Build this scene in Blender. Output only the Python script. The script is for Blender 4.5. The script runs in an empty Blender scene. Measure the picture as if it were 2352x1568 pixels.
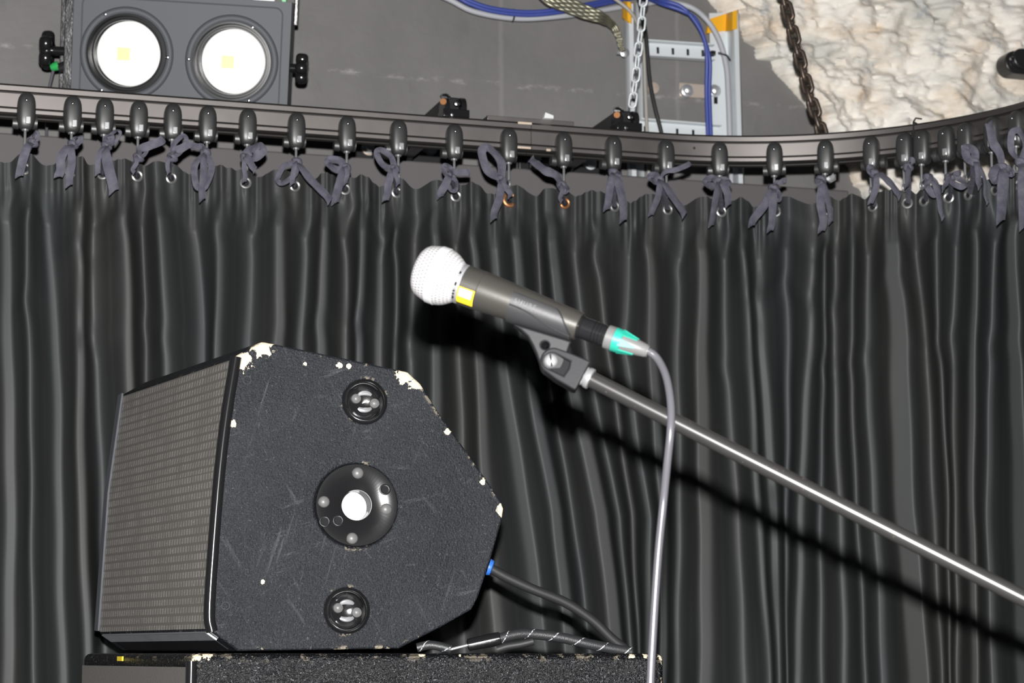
import bpy, bmesh, math, random
import numpy as np
from mathutils import Vector, Matrix

# ------------------------------------------------------------------ camera, light, exposure
SC = bpy.context.scene
COL = SC.collection
F = 5000.0                       # focal length in pixels of the 2352 x 1568 frame
PITCH = math.atan2(716.0, F)
EYE = Vector((0.0, 0.0, 1.2))
cam_data = bpy.data.cameras.new('camera')
cam = bpy.data.objects.new('camera', cam_data)
COL.objects.link(cam)
cam_data.sensor_width = 36.0
cam_data.lens = 36.0 * F / 2352.0
cam_data.clip_start = 0.02
cam.location = EYE
cam.rotation_euler = (math.pi / 2 + PITCH, 0, 0)
cam_data.dof.use_dof = True
cam_data.dof.focus_distance = 2.45
cam_data.dof.aperture_fstop = 12.0
SC.camera = cam

world = bpy.data.worlds.new('world')
SC.world = world
world.use_nodes = True
world.node_tree.nodes['Background'].inputs[0].default_value = (0.75, 0.85, 1.0, 1)
world.node_tree.nodes['Background'].inputs[1].default_value = 0.012

# the camera's own pop-up flash, a hand's width above the lens
fl = bpy.data.lights.new('camera_flash', 'POINT')
fl.energy = 560.0
fl.shadow_soft_size = 0.014
fl.color = (1.0, 0.985, 0.97)
flash = bpy.data.objects.new('camera_flash', fl)
COL.objects.link(flash)
flash.location = EYE + Vector((0.0, -0.10 * math.sin(PITCH), 0.10 * math.cos(PITCH)))

SC.view_settings.view_transform = 'Standard'
SC.view_settings.look = 'None'
SC.view_settings.exposure = 0.0
SC.view_settings.gamma = 1.0
SC.view_settings.use_curve_mapping = False

# ------------------------------------------------------------------ geometry helpers
FWD = Vector((0, math.cos(PITCH), math.sin(PITCH)))
UP = Vector((0, -math.sin(PITCH), math.cos(PITCH)))
RT = Vector((1, 0, 0))
X3, Y3, Z3 = Vector((1, 0, 0)), Vector((0, 1, 0)), Vector((0, 0, 1))

def ray(px, py):
    return FWD + RT * ((px - 1176.0) / F) + UP * ((784.0 - py) / F)

def P(px, py, Y):                # the place seen at a pixel, at world depth Y
    d = ray(px, py)
    return EYE + d * (Y / d.y)

def PP(px, py, pt, n):           # the place seen at a pixel, on a plane
    d = ray(px, py)
    return EYE + d * ((pt - EYE).dot(n) / d.dot(n))

def mpp(pt):                     # metres per pixel at a point
    return (pt - EYE).dot(FWD) / F

def pix(pt):
    v = pt - EYE
    k = F / v.dot(FWD)
    return (1176 + v.x * k, 784 - v.dot(UP) * k)

def spline(pts, n=8):            # Catmull-Rom through the points
    pts = [Vector(p) for p in pts]
    if len(pts) < 3:
        return pts
    out = []
    ext = [pts[0] * 2 - pts[1]] + pts + [pts[-1] * 2 - pts[-2]]
    for i in range(1, len(ext) - 2):
        a, b, c, d = ext[i - 1], ext[i], ext[i + 1], ext[i + 2]
        for k in range(n):
            t = k / n
            out.append(0.5 * ((2 * b) + (c - a) * t + (2 * a - 5 * b + 4 * c - d) * t * t + (3 * b - a - 3 * c + d) * t ** 3))
    out.append(pts[-1])
    return out

def frame_of(axis, ref=None):
    a = axis.normalized()
    r = ref if ref is not None else (Z3 if abs(a.z) < 0.9 else X3)
    u = (r - a * r.dot(a)).normalized()
    return a, u, a.cross(u)

class MB:
    def __init__(self):
        self.v, self.f, self.mi, self.uv = [], [], [], {}
    def add(self, verts, faces, mi=0):
        o = len(self.v)
        self.v += [Vector(p) for p in verts]
        self.f += [tuple(o + i for i in f) for f in faces]
        self.mi += [mi] * len(faces)
        return o
    def box(self, c, a, b, d, mi=0):                     # centre and three half vectors
        c = Vector(c)
        vs = [c + a * x + b * y + d * z for x in (-1, 1) for y in (-1, 1) for z in (-1, 1)]
        self.add(vs, [(0, 1, 3, 2), (4, 6, 7, 5), (0, 4, 5, 1), (2, 3, 7, 6), (0, 2, 6, 4), (1, 5, 7, 3)], mi)
    def tube(self, pts, r, n=14, cap=True, mi=0, flat=None):
        pts = [Vector(p) for p in pts]
        rs = r if isinstance(r, (list, tuple)) else [r] * len(pts)
        vs, prev = [], None
        for i, p in enumerate(pts):
            t = (pts[min(i + 1, len(pts) - 1)] - pts[max(i - 1, 0)]).normalized()
            if prev is None:
                _, u, w = frame_of(t)
            else:
                u = (prev - t * prev.dot(t)).normalized()
                w = t.cross(u)
            prev = u
            for k in range(n):
                a = 2 * math.pi * k / n
                vs.append(p + (u * math.cos(a) + w * math.sin(a)) * rs[i])
        fs = []
        for i in range(len(pts) - 1):
            for k in range(n):
                k2 = (k + 1) % n
                fs.append((i * n + k, i * n + k2, (i + 1) * n + k2, (i + 1) * n + k))
        if cap:
            fs.append(tuple(range(n - 1, -1, -1)))
            fs.append(tuple((len(pts) - 1) * n + k for k in range(n)))
        self.add(vs, fs, mi)
    def lathe(self, o, axis, prof, n=48, ref=None, a0=0.0, a1=2 * math.pi, cap=True, mi=0, uv=False):
        o = Vector(o)
        a, u, w = frame_of(axis, ref)
        full = abs(a1 - a0) > 6.28
        m = n if full else n + 1
        vs, uvs = [], []
        L = 0.0
        for i, (s, r) in enumerate(prof):
            if i:
                L += math.hypot(s - prof[i - 1][0], r - prof[i - 1][1])
            for k in range(m):
                t = a0 + (a1 - a0) * k / n
                vs.append(o + a * s + (u * math.cos(t) + w * math.sin(t)) * max(r, 1e-6))
                uvs.append((t, L))
        fs = []
        for i in range(len(prof) - 1):
            for k in range(n):
                k2 = (k + 1) % m if full else k + 1
                fs.append((i * m + k, i * m + k2, (i + 1) * m + k2, (i + 1) * m + k))
        if cap and full:
            if prof[0][1] > 1e-5:
                fs.append(tuple(range(m - 1, -1, -1)))
            if prof[-1][1] > 1e-5:
                fs.append(tuple((len(prof) - 1) * m + k for k in range(m)))
        base = self.add(vs, fs, mi)
        if uv:
            for i, q in enumerate(uvs):
                self.uv[base + i] = q
    def prism(self, poly, vec, mi=0):
        poly = [Vector(p) for p in poly]
        n = len(poly)
        vs = poly + [p + vec for p in poly]
        fs = [tuple(range(n)), tuple(range(2 * n - 1, n - 1, -1))]
        fs += [(i, i + n, (i + 1) % n + n, (i + 1) % n) for i in range(n)]
        self.add(vs, fs, mi)
    def ball(self, c, r, n=16, sx=X3, sy=Y3, sz=Z3, mi=0, p=1.0):
        c = Vector(c)
        rx, ry, rz = (r if isinstance(r, (tuple, list)) else (r, r, r))
        sp = lambda q: math.copysign(abs(q) ** p, q)
        vs = []
        m = n // 2
        for i in range(m + 1):
            th = math.pi * i / m
            for k in range(n):
                ph = 2 * math.pi * k / n
                vs.append(c + sx * rx * sp(math.sin(th)) * sp(math.cos(ph)) + sy * ry * sp(math.sin(th)) * sp(math.sin(ph)) + sz * rz * sp(math.cos(th)))
        fs = [(i * n + k, (i + 1) * n + k, (i + 1) * n + (k + 1) % n, i * n + (k + 1) % n) for i in range(m) for k in range(n)]
        self.add(vs, fs, mi)
    def ring(self, c, axis, R, r, n=32, m=10, mi=0, stretch=None):
        c = Vector(c)
        a, u, w = frame_of(axis)
        if stretch is not None:
            u = stretch[0].normalized(); w = a.cross(u)
        vs = []
        for i in range(n):
            t = 2 * math.pi * i / n
            d = u * math.cos(t) + w * math.sin(t)
            base = c + d * R
            if stretch is not None:
                base += u * math.copysign(stretch[1], math.cos(t)) * min(1.0, abs(math.cos(t)) * 4)
            for k in range(m):
                q = 2 * math.pi * k / m
                vs.append(base + d * r * math.cos(q) + a * r * math.sin(q))
        fs = [(i * m + k, ((i + 1) % n) * m + k, ((i + 1) % n) * m + (k + 1) % m, i * m + (k + 1) % m) for i in range(n) for k in range(m)]
        self.add(vs, fs, mi)
    def ribbon(self, pts, width, side, th=0.0009, mi=0):
        pts = [Vector(p) for p in pts]
        n = len(pts)
        ws = width if isinstance(width, (list, tuple)) else [width] * n
        vs = []
        for i, p in enumerate(pts):
            t = (pts[min(i + 1, n - 1)] - pts[max(i - 1, 0)]).normalized()
            s = side[i] if isinstance(side, list) else side
            w = t.cross(s)
            w = w.normalized() if w.length > 1e-4 else X3
            nn = w.cross(t).normalized()
            for a, b in ((-1, -1), (-0.33, -1), (0.33, -1), (1, -1), (1, 1), (0.33, 1), (-0.33, 1), (-1, 1)):
                curl = 0.10 * ws[i] * (1 - abs(a))
                vs.append(p + w * (a * ws[i] / 2) + nn * (b * th / 2 + curl))
        fs = []
        for i in range(n - 1):
            for k in range(8):
                fs.append((i * 8 + k, i * 8 + (k + 1) % 8, (i + 1) * 8 + (k + 1) % 8, (i + 1) * 8 + k))
        fs.append(tuple(range(7, -1, -1)))
        fs.append(tuple((n - 1) * 8 + k for k in range(8)))
        self.add(vs, fs, mi)
    def build(self, name, mats, parent=None, smooth=40, bevel=0.0, segs=2, local=False, weld=True):
        org = Vector((0, 0, 0))
        if parent is not None and not local:
            q = parent
            while q is not None:
                org += q.location
                q = q.parent
        me = bpy.data.meshes.new(name)
        me.from_pydata([tuple(p - org) for p in self.v], [], self.f)
        mats = mats if isinstance(mats, (list, tuple)) else [mats]
        for m in mats:
            me.materials.append(m)
        if len(mats) > 1:
            me.polygons.foreach_set('material_index', self.mi)
        if self.uv:
            lay = me.uv_layers.new(name='UVMap')
            for lp in me.loops:
                if lp.vertex_index in self.uv:
                    lay.data[lp.index].uv = self.uv[lp.vertex_index]
        bm = bmesh.new()
        bm.from_mesh(me)
        if weld and not self.uv:
            bmesh.ops.remove_doubles(bm, verts=bm.verts, dist=2e-6)
        bmesh.ops.recalc_face_normals(bm, faces=bm.faces)
        bm.to_mesh(me)
        bm.free()
        if smooth:
            me.shade_smooth()
            me.set_sharp_from_angle(angle=math.radians(smooth))
        ob = bpy.data.objects.new(name, me)
        COL.objects.link(ob)
        if parent is not None:
            ob.parent = parent
        if bevel:
            md = ob.modifiers.new('edge', 'BEVEL')
            md.width = bevel; md.segments = segs; md.limit_method = 'ANGLE'; md.angle_limit = math.radians(25)
            md.harden_normals = False
        return ob

def tag(o, label, cat, group=None):
    o['label'] = label
    o['category'] = cat
    if group:
        o['group'] = group
    return o

def thing(name, label, cat, loc, group=None, rz=0.0):
    o = bpy.data.objects.new(name, None)
    o.empty_display_size = 0.02
    COL.objects.link(o)
    o.location = loc
    o.rotation_euler = (0, 0, rz)
    return tag(o, label, cat, group)

def structure(ob):
    ob['kind'] = 'structure'
    return ob

def cut(ob, cutters):            # carve real recesses, then drop the cutting shapes
    for c in cutters:
        md = ob.modifiers.new('cut', 'BOOLEAN')
        md.operation = 'DIFFERENCE'; md.object = c; md.solver = 'EXACT'
    bpy.context.view_layer.update()
    dg = bpy.context.evaluated_depsgraph_get()
    me = bpy.data.meshes.new_from_object(ob.evaluated_get(dg))
    ob.modifiers.clear()
    ob.data = me
    me.shade_smooth()
    me.set_sharp_from_angle(angle=math.radians(30))
    for c in cutters:
        bpy.data.objects.remove(c, do_unlink=True)

# ------------------------------------------------------------------ materials
def srgb(r, g, b):
    f = lambda c: (c / 255 / 12.92) if c / 255 <= 0.04045 else ((c / 255 + 0.055) / 1.055) ** 2.4
    return (f(r), f(g), f(b), 1.0)

class NT:
    def __init__(self, name, color=(0.5, 0.5, 0.5), rough=0.5, metal=0.0, spec=0.5):
        self.m = bpy.data.materials.new(name)
        self.m.use_nodes = True
        self.t = self.m.node_tree
        self.b = self.t.nodes['Principled BSDF']
        self.set('Base Color', tuple(color[:3]) + (1.0,))
        self.set('Roughness', rough); self.set('Metallic', metal); self.set('Specular IOR Level', spec)
    def set(self, k, v):
        if hasattr(v, 'links') or isinstance(v, bpy.types.NodeSocket):
            self.t.links.new(v, self.b.inputs[k])
        else:
            self.b.inputs[k].default_value = v
    def n(self, kind, **kw):
        nd = self.t.nodes.new(kind)
        for k, v in kw.items():
            if k.startswith('i_'):
                key = k[2:]
                key = int(key) if key.isdigit() else key.replace('_', ' ')
                if isinstance(v, bpy.types.NodeSocket):
                    self.t.links.new(v, nd.inputs[key])
                else:
                    nd.inputs[key].default_value = v
            else:
                setattr(nd, k, v)
        return nd
    def coord(self, kind='Object', scale=(1, 1, 1), loc=(0, 0, 0)):
        c = self.n('ShaderNodeTexCoord').outputs[kind]
        mp = self.n('ShaderNodeMapping')
        self.t.links.new(c, mp.inputs[0])
        mp.inputs['Scale'].default_value = scale
        mp.inputs['Location'].default_value = loc
        return mp.outputs[0]
    def noise(self, vec, scale, detail=4, rough=0.55):
        return self.n('ShaderNodeTexNoise', i_Vector=vec, i_Scale=scale, i_Detail=detail, i_Roughness=rough).outputs['Fac']
    def ramp(self, fac, stops):
        r = self.n('ShaderNodeValToRGB', i_Fac=fac)
        el = r.color_ramp.elements
        while len(el) < len(stops):
            el.new(0.5)
        for e, (p, c) in zip(el, stops):
            e.position = p
            e.color = c if len(c) == 4 else tuple(c) + (1.0,)
        return r.outputs['Color']
    def math(self, op, a, b=0.0, c=0.0):
        nd = self.n('ShaderNodeMath', operation=op)
        for i, x in enumerate((a, b, c)):
            if isinstance(x, bpy.types.NodeSocket):
                self.t.links.new(x, nd.inputs[i])
            else:
                nd.inputs[i].default_value = x
        return nd.outputs[0]
    def mix(self, fac, a, b):
        nd = self.n('ShaderNodeMix', data_type='RGBA')
        for i, x in ((0, fac), (6, a), (7, b)):
            if isinstance(x, bpy.types.NodeSocket):
                self.t.links.new(x, nd.inputs[i])
            else:
                nd.inputs[i].default_value = x if i == 0 else (tuple(x) if len(x) == 4 else tuple(x) + (1.0,))
        return nd.outputs[2]
    def bump(self, h, strength=0.3, dist=0.001):
        b = self.n('ShaderNodeBump', i_Height=h, i_Strength=strength, i_Distance=dist)
        self.t.links.new(b.outputs[0], self.b.inputs['Normal'])

def plain(name, color, rough=0.5, metal=0.0, spec=0.5, bump=None):
    k = NT(name, color, rough, metal, spec)
    if bump:
        v = k.coord()
        k.bump(k.noise(v, bump[0], 3), bump[1], 0.001)
    return k.m

C = lambda r, g, b: srgb(r, g, b)[:3]
M = {}
M['black_plastic'] = plain('black_plastic', (0.018, 0.018, 0.019), 0.32, 0, 0.5, (300, 0.05))
M['black_gloss'] = plain('black_gloss', (0.012, 0.012, 0.013), 0.16)
M['black_paint'] = plain('black_paint', (0.016, 0.016, 0.017), 0.38, 0, 0.5, (200, 0.12))
M['black_rubber'] = plain('black_rubber', (0.022, 0.022, 0.023), 0.55, 0, 0.4, (150, 0.1))
M['runner_plastic'] = plain('runner_plastic', (0.028, 0.029, 0.029), 0.44, 0, 1.0)
M['chrome'] = plain('chrome', (0.62, 0.63, 0.65), 0.22, 1.0)
M['bright_metal'] = plain('bright_metal', (0.75, 0.76, 0.78), 0.32, 0.75)
M['zinc'] = plain('zinc', (0.66, 0.70, 0.72), 0.42, 0.12, 0.5, (60, 0.05))
M['white_plastic'] = plain('white_plastic', (0.7, 0.72, 0.72), 0.4)
M['brass_ring'] = plain('brass_ring', (0.34, 0.15, 0.06), 0.4, 0.6)
M['ribbon'] = None
M['yellow_cap'] = plain('yellow_cap', (0.82, 0.42, 0.02), 0.45)
M['blue_cable'] = plain('blue_cable', (0.045, 0.07, 0.30), 0.45)
M['grey_cable'] = plain('grey_cable', (0.42, 0.43, 0.46), 0.5)
M['beige_cable'] = plain('beige_cable', (0.36, 0.34, 0.31), 0.5)
M['lamp_grey'] = plain('lamp_grey', (0.085, 0.091, 0.102), 0.55, 0.0, 0.3, (90, 0.04))
M['lamp_flash_white'] = plain('lamp_flash_white', (0.92, 0.92, 0.90), 0.25)  # flash thrown back by the reflector cups, painted as near-white
M['chip_yellow'] = plain('chip_yellow', (0.88, 0.86, 0.36), 0.5)
M['green_plastic'] = plain('green_plastic', (0.03, 0.36, 0.09), 0.4)
M['blue_plug'] = plain('blue_plug', (0.035, 0.16, 0.62), 0.4)
M['teal_plastic'] = plain('teal_plastic', (0.02, 0.30, 0.22), 0.4)
M['mic_grey'] = plain('mic_grey', (0.072, 0.069, 0.062), 0.36, 0.45, 0.5, (900, 0.05))
M['connector_grey'] = plain('connector_grey', (0.14, 0.14, 0.14), 0.4)
M['cable_grey'] = plain('cable_grey', (0.10, 0.098, 0.11), 0.24, 0, 0.7)
M['clip_rubber'] = plain('clip_rubber', (0.017, 0.017, 0.019), 0.50, 0, 0.22, (400, 0.06))
M['sticker'] = plain('sticker', (0.85, 0.62, 0.03), 0.4)
M['sticker_white'] = plain('sticker_white', (0.85, 0.8, 0.55), 0.5)
M['dark_slot'] = plain('dark_slot', (0.014, 0.014, 0.016), 0.7, 0, 0.1)
M['scuff_pale'] = plain('scuff_pale', (0.55, 0.45, 0.36), 0.5)
M['sticker_band'] = plain('silver_band', (0.82, 0.82, 0.84), 0.4, 0.3)
M['hook_metal'] = plain('hook_metal', (0.20, 0.205, 0.21), 0.4, 0.3)
M['hook_bright'] = plain('socket_metal', (0.50, 0.51, 0.51), 0.4, 0.15)
M['clip_letter'] = plain('clip_letter', (0.12, 0.12, 0.125), 0.45, 0, 0.4)
M['clip_rubber_lit'] = plain('clip_rubber_lit', (0.034, 0.034, 0.036), 0.42, 0, 0.5, (400, 0.06))  # clip rubber again, paler to paint in the light the cradle catches
M['eyelet_metal'] = plain('eyelet_metal', (0.28, 0.28, 0.28), 0.38, 0.7)
M['washer_dull'] = plain('washer_dull', (0.50, 0.42, 0.36), 0.5, 0.3)

def m_boom():
    k = NT('black_tube', (0.030, 0.029, 0.029), 0.27, 0.0, 0.8)
    v = k.coord()
    n = k.noise(v, 260, 2)
    k.set('Base Color', k.ramp(n, [(0.70, (0.030, 0.029, 0.028)), (0.80, (0.14, 0.11, 0.085))]))
    return k.m
M['boom'] = m_boom()

def m_ribbon():
    k = NT('tie_ribbon', C(60, 60, 74), 0.75, 0, 0.25)
    v = k.coord()
    k.set('Base Color', k.ramp(k.noise(v, 70, 3), [(0.3, (0.068, 0.068, 0.090)), (0.7, (0.118, 0.115, 0.142))]))
    k.bump(k.noise(v, 160, 3), 0.5, 0.002)
    return k.m
M['ribbon'] = m_ribbon()

def m_curtain():
    k = NT('black_molton', (0.05, 0.053, 0.055), 0.55, 0, 0.25)
    v = k.coord('Object', (1, 1, 0.15))
    k.set('Base Color', k.ramp(k.noise(v, 9, 3), [(0.35, (0.044, 0.049, 0.051)), (0.65, (0.055, 0.056, 0.055))]))
    v2 = k.coord()
    k.bump(k.noise(v2, 900, 2), 0.12, 0.0006)
    return k.m
M['curtain'] = m_curtain()

def m_wall():
    k = NT('grey_painted_board', (0.16, 0.155, 0.15), 0.6, 0, 0.3)
    v = k.coord()
    sep = k.n('ShaderNodeSeparateXYZ', i_0=v)
    x, z = sep.outputs[0], sep.outputs[2]
    big = k.noise(v, 5, 5, 0.6)
    col = k.ramp(big, [(0.3, (0.150, 0.146, 0.141)), (0.7, (0.190, 0.185, 0.180))])
    # board joints: one long horizontal seam and two upright ones, filled and painted over
    wob = k.math('MULTIPLY', k.math('SUBTRACT', k.noise(v, 14, 3), 0.5), 0.012)
    dz = k.math('ABSOLUTE', k.math('SUBTRACT', k.math('ADD', z, wob), 0.0))
    seam = k.math('SUBTRACT', 1.0, k.math('MINIMUM', k.math('DIVIDE', dz, 0.006), 1.0))
    ch = k.noise(k.coord('Object', (1, 1, 2.2), (3, 0, 0)), 22, 5, 0.7)
    chip = k.math('MULTIPLY', seam, k.ramp(ch, [(0.50, (0, 0, 0)), (0.62, (1, 1, 1))]))
    col = k.mix(k.math('MULTIPLY', chip, 0.5), col, (0.48, 0.47, 0.46))
    for x0 in (-0.12, 0.20):
        dx = k.math('ABSOLUTE', k.math('SUBTRACT', k.math('ADD', x, wob), x0))
        s = k.math('SUBTRACT', 1.0, k.math('MINIMUM', k.math('DIVIDE', dx, 0.006), 1.0))
        col = k.mix(k.math('MULTIPLY', s, 0.22), col, (0.36, 0.35, 0.34))
    sp = k.noise(k.coord('Object', (1, 1, 1.6), (7, 1, 2)), 30, 6, 0.75)
    col = k.mix(k.math('MULTIPLY', k.ramp(sp, [(0.70, (0, 0, 0)), (0.76, (1, 1, 1))]), 0.5), col, (0.55, 0.54, 0.53))
    st = k.noise(k.coord('Object', (1, 1, 0.5), (2, 5, 2)), 12, 4, 0.6)
    col = k.mix(k.math('MULTIPLY', k.ramp(st, [(0.60, (0, 0, 0)), (0.75, (1, 1, 1))]), 0.35), col, (0.085, 0.082, 0.080))
    k.set('Base Color', col)
    k.bump(k.noise(v, 60, 5), 0.25, 0.003)
    return k.m
M['wall'] = m_wall()
M['ledge'] = plain('grey_painted_timber', (0.118, 0.110, 0.113), 0.65, 0, 0.25, (40, 0.2))

def m_stone():
    k = NT('rough_pale_stone', (0.7, 0.6, 0.5), 0.85, 0, 0.2)
    v = k.coord()
    vd = k.n('ShaderNodeVectorMath', operation='ADD', i_0=v)
    nz = k.n('ShaderNodeTexNoise', i_Vector=v, i_Scale=6.0, i_Detail=4.0)
    k.t.links.new(k.n('ShaderNodeVectorMath', operation='SCALE', i_0=nz.outputs['Color'], i_Scale=0.16).outputs[0], vd.inputs[1])
    vv = vd.outputs[0]
    a = k.noise(vv, 9, 9, 0.68)
    col = k.ramp(a, [(0.28, (0.62, 0.48, 0.36)), (0.40, (0.84, 0.74, 0.62)), (0.52, (0.92, 0.87, 0.79)), (0.75, (0.95, 0.93, 0.89))])
    b = k.noise(k.coord('Object', (1.0, 1.0, 1.5), (4, 2, 9)), 5.0, 5, 0.6)
    col = k.mix(k.math('MULTIPLY', k.ramp(b, [(0.53, (0, 0, 0)), (0.63, (1, 1, 1))]), 0.8), col, (0.62, 0.62, 0.58))
    c = k.noise(k.coord('Object', (1.4, 1.4, 1.0), (1, 8, 3)), 11, 5, 0.7)
    col = k.mix(k.math('MULTIPLY', k.ramp(c, [(0.58, (0, 0, 0)), (0.67, (1, 1, 1))]), 0.7), col, (0.38, 0.41, 0.43))
    d = k.noise(k.coord('Object', (1, 1, 1), (9, 3, 3)), 13, 4, 0.6)
    col = k.mix(k.math('MULTIPLY', k.ramp(d, [(0.60, (0, 0, 0)), (0.72, (1, 1, 1))]), 0.55), col, (0.74, 0.52, 0.33))
    k.set('Base Color', col)
    h = k.math('ADD', k.noise(vv, 26, 9, 0.75), k.math('MULTIPLY', k.noise(v, 110, 6, 0.75), 0.6))
    k.bump(h, 0.42, 0.013)
    return k.m
M['stone'] = m_stone()
M['floor'] = plain('dark_stage_floor', (0.03, 0.028, 0.026), 0.6, 0, 0.4, (30, 0.2))

def m_rail():
    k = NT('black_aluminium', (0.27, 0.25, 0.24), 0.45, 1.0, 0.5)
    v = k.coord()
    k.set('Roughness', k.math('ADD', 0.41, k.math('MULTIPLY', k.noise(v, 30, 4), 0.08)))
    return k.m
M['rail'] = m_rail()
M['rail_dark'] = plain('dark_channel', (0.012, 0.010, 0.009), 0.6)

def m_rust():
    k = NT('rusty_steel', (0.1, 0.06, 0.04), 0.38, 0.55, 0.5)
    v = k.coord()
    n = k.noise(v, 60, 6, 0.7)
    k.set('Base Color', k.ramp(n, [(0.35, (0.06, 0.046, 0.038)), (0.60, (0.11, 0.083, 0.066)), (0.76, (0.22, 0.095, 0.05))]))
    k.bump(n, 0.4, 0.002)
    return k.m
M['rust'] = m_rust()

def m_braid():
    k = NT('tinned_braid', (0.55, 0.53, 0.42), 0.35, 0.8)
    u = k.coord('UV')
    w1 = k.n('ShaderNodeTexWave', i_Vector=u, i_Scale=60.0, wave_type='BANDS', bands_direction='DIAGONAL').outputs['Fac']
    k.set('Base Color', k.mix(w1, (0.30, 0.29, 0.22), (0.72, 0.70, 0.58)))
    k.bump(w1, 0.6, 0.002)
    return k.m
M['braid'] = m_braid()

def chips(k, col, pts, thr):     # knocks where the paint is gone down to bare pale wood
    v = k.coord()
    fine = k.noise(v, 130, 4, 0.65)
    bev = k.n('ShaderNodeBevel', samples=4, i_Radius=0.006)
    geo = k.n('ShaderNodeNewGeometry')
    dt = k.n('ShaderNodeVectorMath', operation='DOT_PRODUCT', i_0=bev.outputs[0], i_1=geo.outputs['True Normal']).outputs['Value']
    edge = k.math('MINIMUM', k.math('MULTIPLY', k.math('SUBTRACT', 1.0, dt), 6.0), 1.0)
    n2 = k.noise(k.coord('Object', (1, 1, 1), (3, 1, 4)), 55, 4, 0.7)
    msk = k.math('MULTIPLY', edge, k.ramp(n2, [(thr, (0, 0, 0)), (thr + 0.03, (1, 1, 1))]))
    for p, r in pts:
        d = k.n('ShaderNodeVectorMath', operation='DISTANCE', i_0=v, i_1=tuple(p)).outputs['Value']
        q = k.math('ADD', k.math('DIVIDE', d, r), k.math('MULTIPLY', k.math('SUBTRACT', fine, 0.5), 2.6))
        msk = k.math('MAXIMUM', msk, k.math('LESS_THAN', q, 0.85))
    return k.mix(msk, col, (0.72, 0.62, 0.46)), msk

def m_cab(name, pts, base, gloss, grain, gs, thr, scratch=True, spec=0.22, fleck=0.0):
    k = NT(name, base, gloss, 0, spec)
    v = k.coord()
    g = k.noise(v, grain, 3, 0.6)
    big = k.noise(v, 9, 4, 0.6)
    lo = tuple(c * 0.72 for c in base); hi = tuple(c * 1.35 for c in base)
    col = k.ramp(big, [(0.3, lo), (0.7, hi)])
    if scratch:
        for i, (sc, rot) in enumerate((((5, 4, 0.30), 0.55), ((0.4, 4, 6), 0.25), ((6, 5, 0.25), -0.30))):
            c = k.n('ShaderNodeTexCoord').outputs['Object']
            m0 = k.n('ShaderNodeMapping', i_0=c)
            m0.inputs['Rotation'].default_value = (0, rot, 0)
            mp = k.n('ShaderNodeMapping', i_0=m0.outputs[0])
            mp.inputs['Scale'].default_value = sc
            mp.inputs['Location'].default_value = (i * 3.1, i, 2 * i)
            s = k.noise(mp.outputs[0], 22, 3, 0.6)
            col = k.mix(k.math('MULTIPLY', k.ramp(s, [(0.64, (0, 0, 0)), (0.78, (1, 1, 1))]), 0.30), col, (0.14, 0.147, 0.16))
    if fleck:  # sparkle of the coarse coating, painted into the colour as pale flecks
        fk = k.noise(k.coord('Object', (1, 1, 1), (5, 5, 1)), 520, 2, 0.6)
        col = k.mix(k.math('MULTIPLY', k.ramp(fk, [(0.62, (0, 0, 0)), (0.74, (1, 1, 1))]), fleck), col, (0.30, 0.31, 0.33))
    col, msk = chips(k, col, pts, thr)
    k.set('Base Color', col)
    k.bump(g, gs, 0.0022)
    return k.m

def m_grille(name, base, px, pz, hole):
    k = NT(name, base, 0.36, 0.35, 0.5)
    u = k.coord('UV')
    br = k.n('ShaderNodeTexBrick', i_Vector=u, i_Scale=1.0, offset=0.5)
    br.inputs['Color1'].default_value = (0, 0, 0, 1)
    br.inputs['Color2'].default_value = (0, 0, 0, 1)
    br.inputs['Mortar'].default_value = (1, 1, 1, 1)
    br.inputs['Mortar Size'].default_value = hole
    br.inputs['Mortar Smooth'].default_value = 0.3
    br.inputs['Brick Width'].default_value = px
    br.inputs['Row Height'].default_value = pz
    solid = br.outputs['Color']
    v = k.coord()
    dirt = k.noise(v, 30, 5, 0.7)
    c1 = k.ramp(dirt, [(0.3, tuple(c * 0.75 for c in base)), (0.7, tuple(c * 1.2 for c in base))])
    sparkle = k.noise(v, 420, 1, 0.5)
    c1 = k.mix(k.ramp(sparkle, [(0.70, (0, 0, 0)), (0.74, (1, 1, 1))]), c1, (0.75, 0.77, 0.80))
    k.set('Base Color', k.mix(solid, c1, tuple(c * 0.62 for c in base)))
    k.bump(k.math('MULTIPLY', solid, -1.0), 0.4, 0.001)
    return k.m

def m_mesh_metal():
    k = NT('silver_wire_mesh', (0.80, 0.79, 0.80), 0.34, 0.45, 0.5)
    u = k.coord('UV')
    sep = k.n('ShaderNodeSeparateXYZ', i_0=u)
    a = k.math('SINE', k.math('MULTIPLY', sep.outputs[0], 46.0))
    b = k.math('SINE', k.math('MULTIPLY', sep.outputs[1], 6.28318 / 0.0066))
    hole = k.math('MULTIPLY', a, b)
    fac = k.ramp(hole, [(0.45, (0, 0, 0)), (0.62, (1, 1, 1))])
    k.set('Base Color', k.mix(fac, (0.80, 0.79, 0.80), (0.055, 0.04, 0.05)))
    k.set('Metallic', k.math('MULTIPLY', k.math('SUBTRACT', 1.0, fac), 0.35))
    k.bump(k.math('MULTIPLY', fac, -1.0), 0.5, 0.0008)
    return k.m
M['mesh_metal'] = m_mesh_metal()

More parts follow.
